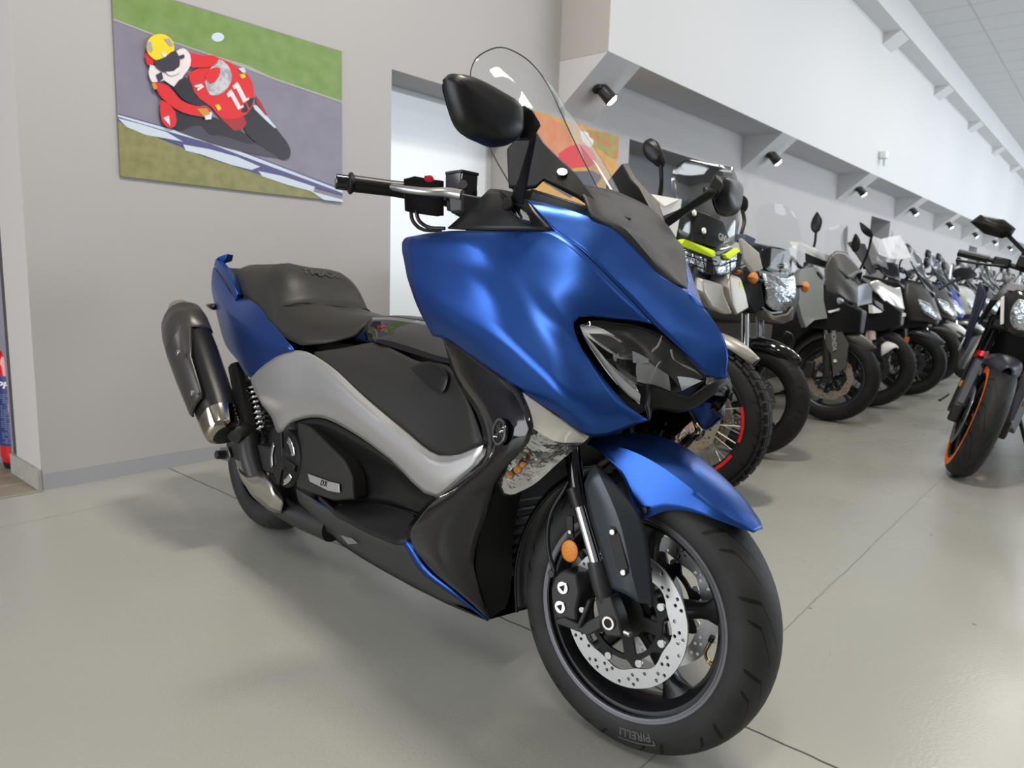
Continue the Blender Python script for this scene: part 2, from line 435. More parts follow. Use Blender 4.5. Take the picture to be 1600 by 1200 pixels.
def tyre_mat(name,N=12,col=(.017,.017,.017),tread=1):
    m=bpy.data.materials.new(name);m.use_nodes=True
    n=m.node_tree.nodes;l=m.node_tree.links;b=n['Principled BSDF'];b.inputs['Roughness'].default_value=.6;b.inputs['Specular IOR Level'].default_value=.3
    uv=n.new('ShaderNodeUVMap');sp=n.new('ShaderNodeSeparateXYZ');l.new(uv.outputs[0],sp.inputs[0])
    def M(op,a,bb=None,cc=None):
        q=n.new('ShaderNodeMath');q.operation=op
        for i,v in enumerate((a,bb,cc)):
            if v is None: continue
            if isinstance(v,(int,float)): q.inputs[i].default_value=v
            else: l.new(v,q.inputs[i])
        return q.outputs[0]
    u=sp.outputs['X'];v=sp.outputs['Y'];side=M('SUBTRACT',v,.5);a=M('ABSOLUTE',side)
    sg=M('MULTIPLY',M('SIGN',side),.25)
    def groove(ph,k,kk,lo,hi,wd):
        kink=M('ABSOLUTE',M('SUBTRACT',a,kk))
        t=M('FRACT',M('ADD',M('ADD',M('MULTIPLY',u,N),sg),M('ADD',M('ADD',M('MULTIPLY',a,k),M('MULTIPLY',kink,-2.2)),ph+5)))
        d=M('ABSOLUTE',M('SUBTRACT',t,.5))
        taper=M('MULTIPLY',M('MINIMUM',M('SUBTRACT',a,lo),M('SUBTRACT',hi,a)),wd*45)
        return M('LESS_THAN',d,M('MINIMUM',taper,wd))
    g=M('MAXIMUM',groove(0,3.0,.16,.015,.34,.030),groove(.5,3.4,.2,.10,.31,.026))
    if not tread: g=M('MULTIPLY',g,0)
    ln=M('LESS_THAN',M('ABSOLUTE',M('SUBTRACT',a,.345)),.003)
    h=M('SUBTRACT',M('MULTIPLY',ln,.3),g)
    nz=n.new('ShaderNodeTexNoise');nz.inputs['Scale'].default_value=14;nz.inputs['Detail'].default_value=6
    tc=n.new('ShaderNodeTexCoord');l.new(tc.outputs['Object'],nz.inputs[0])
    mr=n.new('ShaderNodeMapRange');mr.inputs[1].default_value=.4;mr.inputs[2].default_value=.75
    l.new(nz.outputs['Fac'],mr.inputs[0])
    mx=n.new('ShaderNodeMix');mx.data_type='RGBA';mx.inputs[6].default_value=(*col,1);mx.inputs[7].default_value=tuple(c*1.7 for c in col)+(1,)
    l.new(mr.outputs[0],mx.inputs[0])
    m2=n.new('ShaderNodeMix');m2.data_type='RGBA';m2.inputs[7].default_value=(.0015,.0015,.0015,1);l.new(mx.outputs[2],m2.inputs[6]);l.new(g,m2.inputs[0])
    l.new(m2.outputs[2],b.inputs['Base Color'])
    bp=n.new('ShaderNodeBump');bp.inputs['Strength'].default_value=1;bp.inputs['Distance'].default_value=.008
    l.new(h,bp.inputs['Height']);l.new(bp.outputs[0],b.inputs['Normal'])
    return m
M_tyre=tyre_mat('road_tyre')
def side_y(r,R=.2745,W=.125,rr=.1945,n=400):
    best=0
    for k in range(n+1):
        ang=k/n*PI/2*1.22
        h=math.sin(min(ang,PI/2))**.95*W/2 if ang<=PI/2 else W/2*math.cos((ang-PI/2)*.9)
        c=math.cos(ang);q=rr+(R-rr)*(.42+.58*c if c>0 else .42+.9*c)
        if abs(q-r)<.0006: best=max(best,h)
    return best or W/2
def tyre(R,W,rr,o=(0,0,0),seg=72,n=24,pw=2.3):
    """tyre of outer radius R, width W, rim radius rr, axis y"""
    prof=[(rr,-W*.40)]
    for k in range(n+1):
        t=-1+2*k/n;ang=t*PI/2*1.22
        h=math.copysign(abs(math.sin(min(abs(ang),PI/2)))**(.95),t)*W/2
        if abs(ang)>PI/2: h=math.copysign(W/2*math.cos((abs(ang)-PI/2)*.9),t)
        r=rr+(R-rr)*(.42+.58*(max(math.cos(ang),-.25)) if math.cos(ang)>0 else .42+.9*math.cos(ang))
        prof.append((max(r,rr),h))
    prof.append((rr,W*.40))
    return lathe(prof,o,(0,1,0),None,seg,uv=True)
def P3(l): return [p(*q) for q in l]
def sym(rows):
    out=[]
    for r in rows:
        r=[Vector(q) for q in r]
        out.append(r+[mir(q) for q in r[::-1][1:]])
    return out
def pp(rows): return [P3(r) for r in rows]

tm=empty('motor_scooter',SMAT,'matte blue and silver maxi scooter in the foreground with tall clear windscreen','scooter')
def both(*a,**k):
    o=obj(*a,**k);return o,flipped(o)
# dark inner structure -------------------------------------------------------
def sec(x,z0,z1,hw): return [Vector((x,-hw,z0)),Vector((x,hw,z0)),Vector((x,hw*1.0,z0+(z1-z0)*.6)),Vector((x,hw*.7,z1)),Vector((x,-hw*.7,z1)),Vector((x,-hw,z0+(z1-z0)*.6))]
obj('inner_frame',loft([sec(-.2,.70,.84,.06),sec(.1,.58,.78,.11),sec(.3,.22,.70,.13),sec(.55,.18,.70,.14),sec(.85,.18,.70,.15),sec(1.06,.19,.90,.16),sec(1.2,.24,1.0,.17),sec(1.27,.48,1.0,.17),sec(1.38,.62,.93,.15),sec(1.50,.69,.83,.10),sec(1.56,.71,.78,.05)]),M_hull,tm,smooth=0)
# side cowl ------------------------------------------------------------------
cowl=pp([
 [(640,371,.275),(690,363,.272),(768,362,.255),(866,363,.212),(908,392,.195),(950,434,.165),(985,469,.135),(1019,506,.106)],
 [(634,373,.28),(684,367,.28),(762,367,.268),(835,385,.238),(876,421,.222),(913,456,.203),(945,486,.176),(974,500,.144)],
 [(630,378,.283),(678,373,.286),(754,374,.278),(802,413,.262),(838,447,.251),(864,470,.242),(882,489,.233),(896,504,.224)],
 [(629,388,.286),(686,403,.292),(752,415,.2862),(800,450,.273),(842,487,.257),(870,512,.2435),(889,528,.231),(905,536,.2195)],
 [(632,406,.29),(700,438,.2985),(760,455,.2945),(794,474,.281),(846,522,.265),(880,553,.248),(904,569,.230),(925,567,.208)],
 [(637,433,.294),(690,470,.303),(742,500,.3015),(792,532,.297),(848,584,.276),(890,621,.255),(922,625,.227),(951,602,.191)],
 [(652,476,.292),(692,500,.298),(732,526,.296),(773,552,.292),(830,598,.272),(884,640,.247),(934,657,.213),(978,632,.171)],
 [(677,525,.278),(695,529,.278),(725,548,.278),(757,570,.278),(813,609,.268),(868,645,.24),(922,681,.203),(1013,656,.139)]])
sc_,_=both('side_cowl',fixn(patch(cowl,4,4,cv=(5,))),M_blue,tm,smooth=60,solid=.004,soff=0)
# nose -----------------------------------------------------------------------
nose=(pp([
 [(823,313,.222),(832,315,.21),(842,317,.198),(848,318,.19)],
 [(864,360,.210),(885,348,.19),(903,341,.172),(915,337,.158)],
 [(909,391,.192),(930,376,.165),(945,365,.142),(958,358,.122)],
 [(951,433,.163),(968,415,.135),(980,400,.112),(992,389,.09)],
 [(986,468,.133),(1004,450,.105),(1018,438,.078),(1030,429,.052)],
 [(1020,505,.104),(1040,484,.07),(1058,466,.034),(1072,453,0)],
 [(1060,543,.068),(1078,523,.045),(1094,506,.02),(1107,492,0)],
 [(1105,586,.036),(1116,571,.022),(1127,558,.01),(1136,552,0)],
 [(1122,592,.014),(1127,592,.009),(1130,592,.004),(1133,591,0)]]))
both('nose_cowl',fixn(patch(nose,4,4)),M_blue,tm,smooth=60,solid=.004)
# screen base, textured -------------------------------------------------------
garn=sym(pp([
 [(900,292,.135),(914,290,.115),(940,295,.06),(962,300,0)],
 [(913,312,.15),(927,312,.128),(953,316,.07),(976,322,0)],
 [(924,338,.155),(941,338,.13),(972,345,.07),(1000,355,0)],
 [(959,359,.121),(975,358,.105),(1000,367,.06),(1027,385,0)],
 [(993,390,.088),(1004,390,.078),(1022,400,.045),(1045,412,0)],
 [(1030,430,.05),(1037,428,.042),(1048,431,.025),(1060,436,0)],
 [(1066,449,.008),(1067,449,.006),(1069,450,.003),(1071,451,0)]]))
obj('screen_cowl',fixn(patch(garn,3,3,cu=(1,5))),M_tex,tm,smooth=40,solid=.004)
obj('cowl_vent',slab(P3([(918,296,.112),(940,298,.07),(966,322,.03),(985,345,.03),(948,335,.09),(928,318,.115)]),(.004,0,.004)),M_tex,tm,bevel=.002)
# windscreen brackets
brk,_=both('screen_bracket',slab(P3([(832,193,.17),(850,222,.165),(872,244,.16),(900,270,.15),(934,317,.125),(928,322,.13),(905,306,.15),(868,287,.175),(850,278,.18),(838,290,.18),(818,292,.185),(795,290,.185),(792,232,.185),(800,222,.18)]),(-.012,.012,-.004)),M_tex,tm,bevel=.003)
for o_,par in ((0,brk),):
    h_=obj('bolt_hole',disc(p(878,272,.166),(.5,-.6,.6),.011,.006),M_gloss,brk)
# windscreen ------------------------------------------------------------------
scr=sym([[Vector(q) for q in r] for r in [
 [(1.235,-.175,1.085),(1.29,-.13,1.10),(1.345,-.06,1.112),(1.362,0,1.115)],
 [(1.165,-.185,1.17),(1.215,-.13,1.195),(1.262,-.06,1.213),(1.275,0,1.218)],
 [(1.09,-.178,1.275),(1.125,-.125,1.302),(1.158,-.06,1.322),(1.165,0,1.326)],
 [(1.035,-.155,1.372),(1.055,-.11,1.40),(1.07,-.055,1.415),(1.075,0,1.42)],
 [(1.025,-.135,1.405),(1.02,-.10,1.435),(1.013,-.05,1.462),(1.008,0,1.47)]]])
ws=obj('windscreen',fixn(patch(scr,4,4)),M_screen,tm,smooth=180)
edge=[r[0] for r in scr]+scr[-1][1:-1]+[r[-1] for r in scr[::-1]]
obj('screen_edge',tube(edge,.0016,None,6,3),M_edge,ws,label='dark edge line of the clear screen')
# trim that carries the mirror
trim,_=both('mirror_base_cover',fixn(patch(pp([
 [(766,296,.205),(782,297,.212),(806,303,.218),(823,313,.222)],
 [(735,326,.235),(768,330,.245),(812,334,.238),(843,337,.22)],
 [(700,357,.262),(762,360,.258),(825,360,.235),(865,361,.212)]]),4,4)),M_satin,tm,smooth=60,solid=.004)
# mirrors ---------------------------------------------------------------------
def mp(x,y,dx=0):
    lat=.50-(x-692)/135*.17
    return p(x,y,lat)+Vector((dx,0,0))
MP=[mp(*q) for q in [(699,117),(692,124),(696,148),(704,176),(713,198),(724,211),(745,222),(766,230),(778,230),(800,223),(811,210),(812,190),(808,170),(796,158),(775,146),(748,131),(718,119)]]
mr_=obj('mirror',pillow(MP,(1,-.15,.1),.036,.012,rings=8,n=3,flat=.42,crease=(1,13)),M_satin,tm,smooth=50)
obj('mirror_glass',pillow([q+Vector((-.0125,0,0))+(sum(MP,Vector())/len(MP)-q)*.1 for q in MP],(1,-.15,.1),.001,.001,rings=2,n=2),M_chrome,mr_,label='reflecting rear face')
obj('mirror_knuckle',loft([[p(802,163,.345)+Vector((.02,0,0)),p(812,172,.342)+Vector((.03,0,0)),p(808,221,.342)+Vector((.02,0,0)),p(800,222,.345)],[p(818,176,.335)+Vector((.01,0,0)),p(828,199,.33)+Vector((.03,0,0)),p(820,221,.33)+Vector((.02,0,0)),p(812,215,.335)-Vector((.01,0,0))]]),M_satin,mr_,bevel=.004)
a1,a2,b1,b2=p(826,222,.33),p(840,212,.325),p(795,316,.255),p(818,321,.25)
obj('mirror_arm',loft([[p(822,200,.335),p(836,203,.33),p(833,206,.31),p(822,204,.315)],[a1,a2,p(838,217,.305),p(828,224,.31)],[p(811,275,.295),p(829,262,.29),p(826,266,.272),p(812,277,.277)],[b1,b2,b2+Vector((-.02,.02,.01)),b1+Vector((-.02,.02,.01))]]),M_satin,mr_,bevel=.003,smooth=50)
obj('mirror_bolt',disc(p(795,322,.262),(.4,-.8,.3),.012,.012),M_satin,mr_)
obj('mirror_gasket',slab(P3([(778,297,.24),(794,312,.252),(828,340,.245),(832,352,.24),(812,347,.25),(785,318,.255)]),(.004,-.006,.004)),M_gloss,mr_,bevel=.003)
lm_=flipped(mr_);lm_.location=(0,-.018,.030)
# headlights ------------------------------------------------------------------
LU=P3([(906,509,.222),(922,502,.21),(962,504,.165),(1000,510,.13),(1031,521,.103),(1053,540,.08),(1081,561,.057),(1111,590,.034)])
LL=P3([(907,516,.222),(931,553,.208),(957,590,.185),(982,618,.166),(1007,635,.148),(1013,601,.123),(1056,614,.09),(1075,619,.07)])
def mixv(a,b,t): return [x.lerp(y,t) for x,y in zip(a,b)]
bl=Vector((.6,-.45,.45)).normalized()
def inner(d,k=.06):
    c=sum(LU+LL,Vector())/16
    f=lambda L:[q+(c-q)*k+Vector((-.8,.5,-.1)).normalized()*d for q in L]
    return f(LU),f(LL)
IU,IL=inner(.045,.08)
hl=obj('headlight',fixn(patch([LU,mixv(LU,IU,.5),IU,mixv(IU,IL,.5),IL,mixv(LL,IL,.5),LL],2,2,cv=(2,4),cu=(4,5))),M_gloss,tm,smooth=40)
lens_rows=[LU,[q+bl*.010 for q in mixv(LU,LL,.33)],[q+bl*.010 for q in mixv(LU,LL,.66)],LL]
def lin(dep,l): return [p(*q)+Vector((-.8,.5,-.1)).normalized()*dep for q in l]
def ptch(name,rows,dep,m,label=None,**k): return obj(name,fixn(patch([lin(dep,r) for r in rows],3,3,**k)),m,hl,smooth=60,label=label)
ptch('lamp_shroud',[[(912,508,.215),(960,507,.165),(1005,514,.125),(1040,530,.095),(1075,560,.06),(1106,590,.036)],[(935,530,.205),(972,528,.165),(1005,535,.125),(1035,552,.1),(1062,575,.075),(1085,598,.055)],[(968,553,.178),(985,542,.16),(1010,555,.13),(1035,575,.105),(1055,590,.085),(1066,605,.075)]],.014,mat('lamp_grey',(.055,.053,.05),.3,.3))
ptch('lamp_trim',[[(909,509,.22),(924,507,.205),(945,513,.185),(965,525,.168)],[(914,520,.217),(932,533,.203),(952,548,.185),(971,558,.168)]],.011,M_whitelens,'pale silver lamp corner')
ptch('light_strip',[[(909,519,.219),(932,556,.204),(957,591,.184),(981,616,.165),(1001,632,.149)],[(916,523,.214),(944,557,.196),(970,588,.176),(991,607,.16),(1002,616,.15)]],.004,mat('light_guide',(.85,.85,.84),.2),'white daytime light strip')
rb=obj('reflector',fixn(patch([lin(.022,[(970,535,.165),(1000,540,.135),(1024,556,.11),(1045,575,.09)]),lin(.045,[(972,555,.165),(992,565,.145),(1014,580,.12),(1040,592,.095)]),lin(.022,[(980,590,.16),(1000,600,.135),(1025,606,.115),(1053,612,.09)])],4,4)),M_refl,hl,smooth=60,label='faceted chrome reflector')
ptch('projector',[[(1002,558,.135),(1022,560,.115),(1040,571,.10),(1050,584,.09)],[(999,576,.14),(1018,578,.12),(1036,588,.104),(1053,600,.09)],[(1001,596,.135),(1018,600,.12),(1036,605,.105),(1054,611,.09)]],.016,mat('projector_lens',(.46,.46,.45),.3,.55,bump=(160,.4,.002)),'bright grained projector lens')
ptch('bulb_holder',[[(992,545,.14),(1004,552,.13),(1018,560,.12)],[(993,566,.14),(1004,568,.13),(1018,566,.12)]],.012,M_chrome,'triangular chrome bulb holder')
ptch('lamp_corner',[[(1060,588,.07),(1080,590,.055),(1099,595,.04)],[(1067,611,.07),(1074,607,.065),(1080,604,.06)]],.004,mat('pale_blue_lens',(.62,.68,.76),.15),'small bright lamp corner')
ptch('inner_bezel',[[(925,540,.207),(948,560,.188),(970,580,.17),(995,598,.145)],[(945,563,.193),(968,590,.173),(990,610,.155),(1006,622,.145)]],.010,M_refl)
obj('lens',fixn(patch(lens_rows,3,3,cu=(4,5))),M_lens,hl,smooth=60,label='clear headlamp lens')
flipped(hl)
beak=sym(pp([
 [(1008,635,.148),(1011,599,.123),(1020,601,.115),(1055,614,.09),(1076,620,.068),(1115,595,.032),(1132,591,0)],
 [(1012,650,.143),(1017,613,.12),(1027,611,.112),(1058,625,.088),(1078,629,.066),(1119,604,.03),(1134,597,0)],
 [(1014,658,.138),(1018,642,.11),(1032,640,.1),(1060,645,.075),(1087,636,.05),(1122,611,.022),(1133,602,0)]]))
obj('nose_trim',fixn(patch(beak,3,3,cv=(1,),cu=(1,4,8,11))),M_satin,tm,smooth=22,solid=.003)
# front position lamp and indicator --------------------------------------------
sg=[[(815,611,.273),(864,647,.246),(921,682,.205)],[(834,668,.29),(866,688,.266),(914,690,.207)],[(806,709,.279),(838,716,.26),(872,724,.225)],[(777,750,.265),(802,756,.257),(831,760,.24)],[(786,773,.25),(795,775,.249),(803,774,.246)]]
SGP=pp(sg);inn=Vector((-.008,.012,0))
sl_=obj('indicator_lamp',fixn(patch([[q+inn for q in r] for r in SGP],4,4,cv=(1,))),mat('indicator_chrome',(.60,.61,.62),.14,1,bump=(22,.55,.014)),tm,smooth=60)
obj('position_light',fixn(patch([[q+inn*.55 for q in r] for r in (SGP[0],mixv(SGP[0],SGP[1],.5),mixv(SGP[1],SGP[2],.06))],4,3)),mat('warm_white_lens',(.80,.77,.69),.18),sl_,smooth=60,label='white upper light guide')
for q in ((809,735,.266,.008),(797,744,.263,.007),(817,728,.268,.006),(813,704,.272,.006)):
    obj('bulb',disc(p(*q[:3])+inn*.7,(.5,-.8,.2),q[3],.012),mat('bulb_amber',(.42,.15,.03),.3,bump=(200,.8,.003)),sl_,label='amber bulb')
obj('lens',fixn(patch(SGP,4,4,cv=(1,))),M_lens,sl_,smooth=60,label='clear lens')
flipped(sl_)
# gloss leg shield -------------------------------------------------------------
ls=pp([
 [(693,529,.274),(711,588,.25),(753,665,.257),(757,695,.257),(714,749,.25),(655,801,.236),(633,841,.23),(665,885,.214),(707,920,.195),(742,948,.17),(763,967,.15)],
 [(697,530,.278),(732,578,.272),(782,640,.29),(796,682,.298),(747,752,.28),(702,796,.264),(690,845,.247),(700,885,.232),(728,918,.207),(750,944,.178),(764,967,.151)],
 [(701,532,.279),(757,571,.276),(813,611,.273),(833,667,.29),(777,751,.266),(775,768,.25),(743,857,.217),(741,885,.205),(748,912,.19),(756,940,.17),(765,968,.15)]])
lsh=obj('leg_shield',fixn(patch(ls,4,4)),M_gloss,tm,smooth=60,solid=.004)
flipped(lsh)
# round emblem with three crossed tuning forks
ec=p(783,675,.3);eM=basis(ec,Vector((.95,-.30,.10)),Vector((.32,-.94,.1)))
em=obj('emblem',xf(lathe([(0,0),(.0265,0),(.0265,.004),(.022,.004),(.022,.0025),(0,.0025)],(0,0,0),(0,0,1),None,40),eM),M_gloss,tm)
obj('emblem_ring',xf(lathe([(.0255,.0035),(.0255,.006),(.0208,.006),(.0208,.0035),(.0255,.0035)],(0,0,0),(0,0,1),None,40),eM),M_chrome,em,label='chrome ring')
fk=NB()
for k in range(3):
    R_=Matrix.Rotation(PI/2+k*2*PI/3,4,'Z')
    for a_,b_,wd in (((0,0),(.018,0),.0022),((-.0025,0),(-.0025,.001),.002),((-.002,-.0035),(-.002,.0035),.002),((-.012,.0035),(-.001,.0035),.0016),((-.012,-.0035),(-.001,-.0035),.0016)):
        merge(fk,bar(R_@Vector((*a_,.004)),R_@Vector((*b_,.004)),wd,.0015))
obj('emblem_forks',xf(fk,eM),M_chrome,em,label='three crossed chrome tuning forks')
# silver side panel, tunnel, inner covers ---------------------------------------
sp_,_=both('side_panel',fixn(patch(pp([
 [(392,592,.19),(412,571,.196),(437,554,.198),(470,548,.198),(515,571,.212),(570,621,.226),(630,671,.233),(687,712,.238),(766,690,.246)],
 [(396,604,.2),(419,590,.212),(445,580,.218),(477,574,.217),(521,592,.232),(570,635,.242),(628,682,.248),(688,724,.252),(758,706,.246)],
 [(402,618,.203),(423,617,.216),(445,615,.223),(472,612,.226),(513,622,.238),(562,656,.246),(620,702,.250),(686,748,.252),(748,726,.244)],
 [(410,632,.195),(425,652,.195),(434,675,.195),(455,661,.206),(500,652,.216),(553,676,.226),(610,717,.234),(683,776,.238),(735,746,.238)]]),4,4,cv=(1,))),M_silver,tm,smooth=50,solid=.004)
tn,_=both('tunnel_panel',fixn(patch(pp([
 [(491,551,.188),(540,544,.165),(582,536,.14),(620,549,.16),(655,565,.178),(698,571,.19),(711,590,.238)],
 [(492,552,.192),(545,568,.195),(590,587,.198),(635,612,.208),(672,634,.217),(708,648,.228),(738,642,.246)],
 [(492,554,.196),(540,595,.217),(580,631,.225),(625,668,.231),(665,701,.234),(687,713,.236),(756,693,.254)]]),4,5)),M_tex,tm,smooth=60,solid=.004)
def csec(x,z,a,b,zs): return [Vector((x,0,z)),Vector((x,-a,z-.008)),Vector((x,-b,(z+zs)/2+.012)),Vector((x,-b-.012,zs))]
ct=[[(.57,0,.785),(.58,-.055,.783),(.62,-.10,.755),(.66,-.118,.722)],[(.68,0,.797),(.69,-.065,.79),(.72,-.112,.76),(.735,-.142,.722)],[(.82,0,.80),(.83,-.075,.79),(.86,-.12,.755),(.88,-.155,.712)],[(.98,0,.80),(.98,-.08,.785),(1.0,-.13,.745),(1.02,-.17,.703)],[(1.12,0,.80),(1.12,-.08,.785),(1.12,-.14,.745),(1.13,-.185,.70)]]
obj('console_top',fixn(patch(sym([[r[1],Vector(r[0])*.5+Vector(r[1])*.5+Vector((0,0,.004)),r[0]] for r in ct]),3,4)),M_satin,tm,smooth=60,solid=.003)
cs_,_=both('console_trim',fixn(patch([r[1:] for r in ct],3,4)),M_gloss,tm,smooth=60,solid=.003)
both('tunnel_pocket',pillow(P3([(640,575,.2),(652,568,.198),(690,574,.205),(700,590,.215),(692,612,.222),(678,610,.22),(658,592,.212)]),(.1,-1,.1),.004,.004,n=4),M_satin,tm)
inn_,_=both('foot_well',fixn(patch(pp([
 [(460,657,.2),(500,654,.208),(553,679,.218),(610,719,.226),(660,758,.232),(684,776,.234)],
 [(470,700,.17),(515,705,.165),(560,725,.165),(612,748,.175),(655,775,.19),(672,790,.21)],
 [(480,765,.165),(522,781,.165),(556,782,.165),(606,787,.165),(640,798,.178),(656,801,.2)]]),4,5)),M_satin,tm,smooth=60,solid=.003)
# crankcase cover with DX badge
KC=P3([(465,657,.2),(485,668,.214),(537,719,.214),(550,746,.214),(553,781,.214),(520,783,.214),(487,771,.214),(463,762,.214),(463,700,.214)])
kc=obj('crankcase_cover',slab(KC,(-.01,.05,.0)),M_tex,tm,bevel=.006)
dx=slab(P3([(482,740,.218),(515,752,.218),(531,756,.218),(532,770,.218),(515,767,.218),(485,752,.218)]),(0,-.003,0))
bd=obj('badge',dx,M_silver,kc,bevel=.001,label='silver badge reading DX')
tM=basis(p(505,755.5,.2222),p(520,757,.22)-p(490,749,.22),(0,-1,0))
obj('badge_letters',xf(text('DX',.022,.0008,shear=.35,bold=.0001,space=1.15),tM),M_gloss,bd,label='black letters DX')
flipped(kc)
# clutch cover
cc=p(447,717,.215)
cl=obj('clutch_cover',fixn(lathe([(0,.016),(.03,.016),(.035,.010),(.074,.008),(.083,.0),(.085,-.012),(.085,-.06),(0,-.06)],cc,(0,-1,0),None,48)),M_satin,tm)
for a0,a1 in ((.35,1.25),(2.6,3.7),(-1.3,-.55)):
    r=[]
    for k in range(9):
        t=a0+(a1-a0)*k/8;r.append((t))
    b_=NB();q=[[cc+Vector((math.cos(t)*rr,-.0105-(.078-rr)*.12,math.sin(t)*rr)) for rr in (.058,.066,.074)] for t in r]
    obj('chrome_arc',patch(q,2,1,bm=b_),M_chrome,cl,solid=.002,label='curved chrome insert')
arm_=NB()
for t in (1.9,-.15,-1.75): merge(arm_,bar(cc+Vector((0,-.012,0)),cc+Vector((math.cos(t)*.078,-.009,math.sin(t)*.078)),.026,.012,(0,1,0),w2=.02))
obj('cover_arm',arm_,M_satin,cl,bevel=.003)
# floorboard, lower cowl
fb,_=both('floorboard',slab(P3([(497,772,.205),(522,782,.168),(556,783,.165),(607,787,.165),(655,801,.19),(654,815,.222),(633,841,.236),(618,843,.236),(575,825,.232),(525,799,.225)]),(0,0,-.016)),M_satin,tm,bevel=.003)
obj('floor_ridge',tube(P3([(530,790,.19),(556,788,.172),(607,792,.172),(648,806,.2)]),.0035),M_satin,fb)
lc,_=both('lower_cowl',fixn(patch(pp([
 [(463,763,.203),(520,797,.214),(575,824,.222),(624,844,.23),(634,843,.232),(665,887,.216),(707,922,.196),(763,968,.15)],
 [(464,768,.202),(518,800,.213),(570,829,.221),(620,854,.226),(637,858,.225),(671,896,.209),(715,929,.186),(763,968,.15)],
 [(466,778,.18),(508,812,.175),(556,842,.172),(610,872,.168),(643,888,.165),(686,918,.158),(728,943,.15),(763,969,.149)],
 [(468,784,.15),(500,820,.135),(540,850,.125),(600,888,.118),(650,915,.115),(700,940,.118),(740,953,.13),(763,970,.148)]]),4,3,cv=(1,))),mat('dark_underside',(.040,.040,.040),.42),tm,smooth=40,solid=.004)
both('cowl_stripe',fixn(patch(pp([[(490,780,.2085),(520,797,.216),(575,824,.224),(624,844,.232),(634,843,.234),(665,887,.218),(707,922,.198),(763,968,.152)],[(490,782,.209),(519,800,.2165),(573,828,.2245),(621,850,.232),(630,852,.233),(655,890,.216),(702,926,.196),(762,969,.151)]]),4,1)),M_blue,tm,smooth=60,solid=.004)
obj('belly_pan',fixn(patch(sym(pp([[(500,820,.135),(500,822,.07),(500,822,0)],[(540,850,.125),(540,853,.06),(540,853,0)],[(600,888,.118),(600,890,.06),(600,890,0)],[(700,940,.118),(700,942,.06),(700,942,0)],[(763,970,.148),(764,970,.07),(765,968,0)]])),2,2)),M_hull,tm)
obj('heat_plate',slab(P3([(533,836,.19),(552,841,.19),(561,849,.187),(545,850,.187)]),(0,-.003,0)),M_steel,lc,label='small bare metal plate')
# seat --------------------------------------------------------------------------
seat=sym([[Vector((x,-l,z)) for x,l,z in r[::-1]] for r in [
 [(-.285,0,.895),(-.28,.05,.893),(-.265,.085,.875),(-.25,.09,.84)],
 [(-.22,0,.917),(-.21,.07,.912),(-.19,.115,.885),(-.17,.125,.835)],
 [(-.08,0,.922),(-.08,.09,.916),(-.06,.142,.885),(-.04,.15,.81)],
 [(.06,0,.921),(.06,.115,.913),(.07,.160,.868),(.08,.168,.782)],
 [(.13,0,.922),(.135,.13,.908),(.145,.166,.850),(.16,.176,.755)],
 [(.21,0,.880),(.21,.13,.868),(.21,.168,.815),(.22,.184,.735)],
 [(.275,0,.812),(.265,.11,.806),(.26,.158,.785),(.29,.188,.712)],
 [(.33,0,.797),(.32,.11,.797),(.32,.16,.768),(.35,.190,.695)],
 [(.44,0,.789),(.44,.105,.784),(.44,.158,.75),(.44,.19,.682)],
 [(.55,0,.788),(.55,.085,.776),(.55,.13,.745),(.55,.155,.703)],
 [(.615,0,.787),(.61,.055,.778),(.605,.09,.755),(.60,.11,.728)]]])
st=obj('seat',fixn(patch(seat,4,4,cv=(6,8))),M_seat,tm,smooth=50,solid=.006)
for l in (-1,1):
    obj('seat_seam',tube([Vector((x,l*y,z)) for x,y,z in [(.16,.166,.79),(.21,.168,.79),(.26,.158,.79),(.30,.12,.805),(.31,.06,.806),(.31,0,.806)]],.0022,None,6),M_hull,st)
tX=text('TMAX',.05,.001,shear=.25,bold=.001)
obj('seat_letters',xf(tX,basis((.180,0.0,.9075),(0,1,0),(.48,0,.87))),mat('emboss',(.040,.038,.034),.4),st,label='embossed letters TMAX')
# tail ----------------------------------------------------------------------------
tl,_=both('tail_cowl',fixn(patch(pp([
 [(334,418,.105),(350,440,.13),(373,466,.158),(393,468,.166),(423,502,.184),(460,546,.198)],
 [(332,430,.118),(347,455,.150),(371,483,.180),(393,492,.190),(423,519,.197),(459,547,.2)],
 [(331,442,.124),(347,476,.163),(368,500,.192),(392,518,.203),(421,536,.204),(459,548,.2)],
 [(331,448,.116),(345,490,.145),(362,528,.172),(385,558,.188),(412,560,.2),(446,551,.2)],
 [(332,457,.10),(343,506,.125),(353,538,.145),(371,562,.165),(391,590,.185),(431,556,.198)]]),4,4,cv=(2,))),M_blue,tm,smooth=60,solid=.004)
obj('tail_end',fixn(patch(sym([[p(334,418,.105),p(334,418,.105)*.5+Vector((-.21,0,.46)),Vector((-.40,0,.905))],[p(331,446,.115),p(331,446,.115)*.5+Vector((-.215,0,.43)),Vector((-.42,0,.85))],[p(332,457,.10),p(332,457,.10)*.5+Vector((-.20,0,.40)),Vector((-.39,0,.80))]]),3,3)),M_blue,tm,smooth=60,solid=.004)
gr,_=both('grab_rail',loft([[p(x,y,l)+Vector(d) for d in ((.004,-.010,.014),(.0,.016,.013),(-.008,.016,-.010),(-.008,-.010,-.012))] for x,y,l in [(374,466,.16),(367,449,.16),(356,430,.158),(345,416,.15),(340,411,.14),(346,407,.128),(358,403,.118)]]),M_blue,tm,bevel=.002,smooth=50)
both('rear_indicator',pillow(P3([(322,476,.13),(330,474,.13),(337,477,.13),(336,483,.13),(328,482,.13)]),(-.3,-1,0),.012,.012),M_gloss,tm)
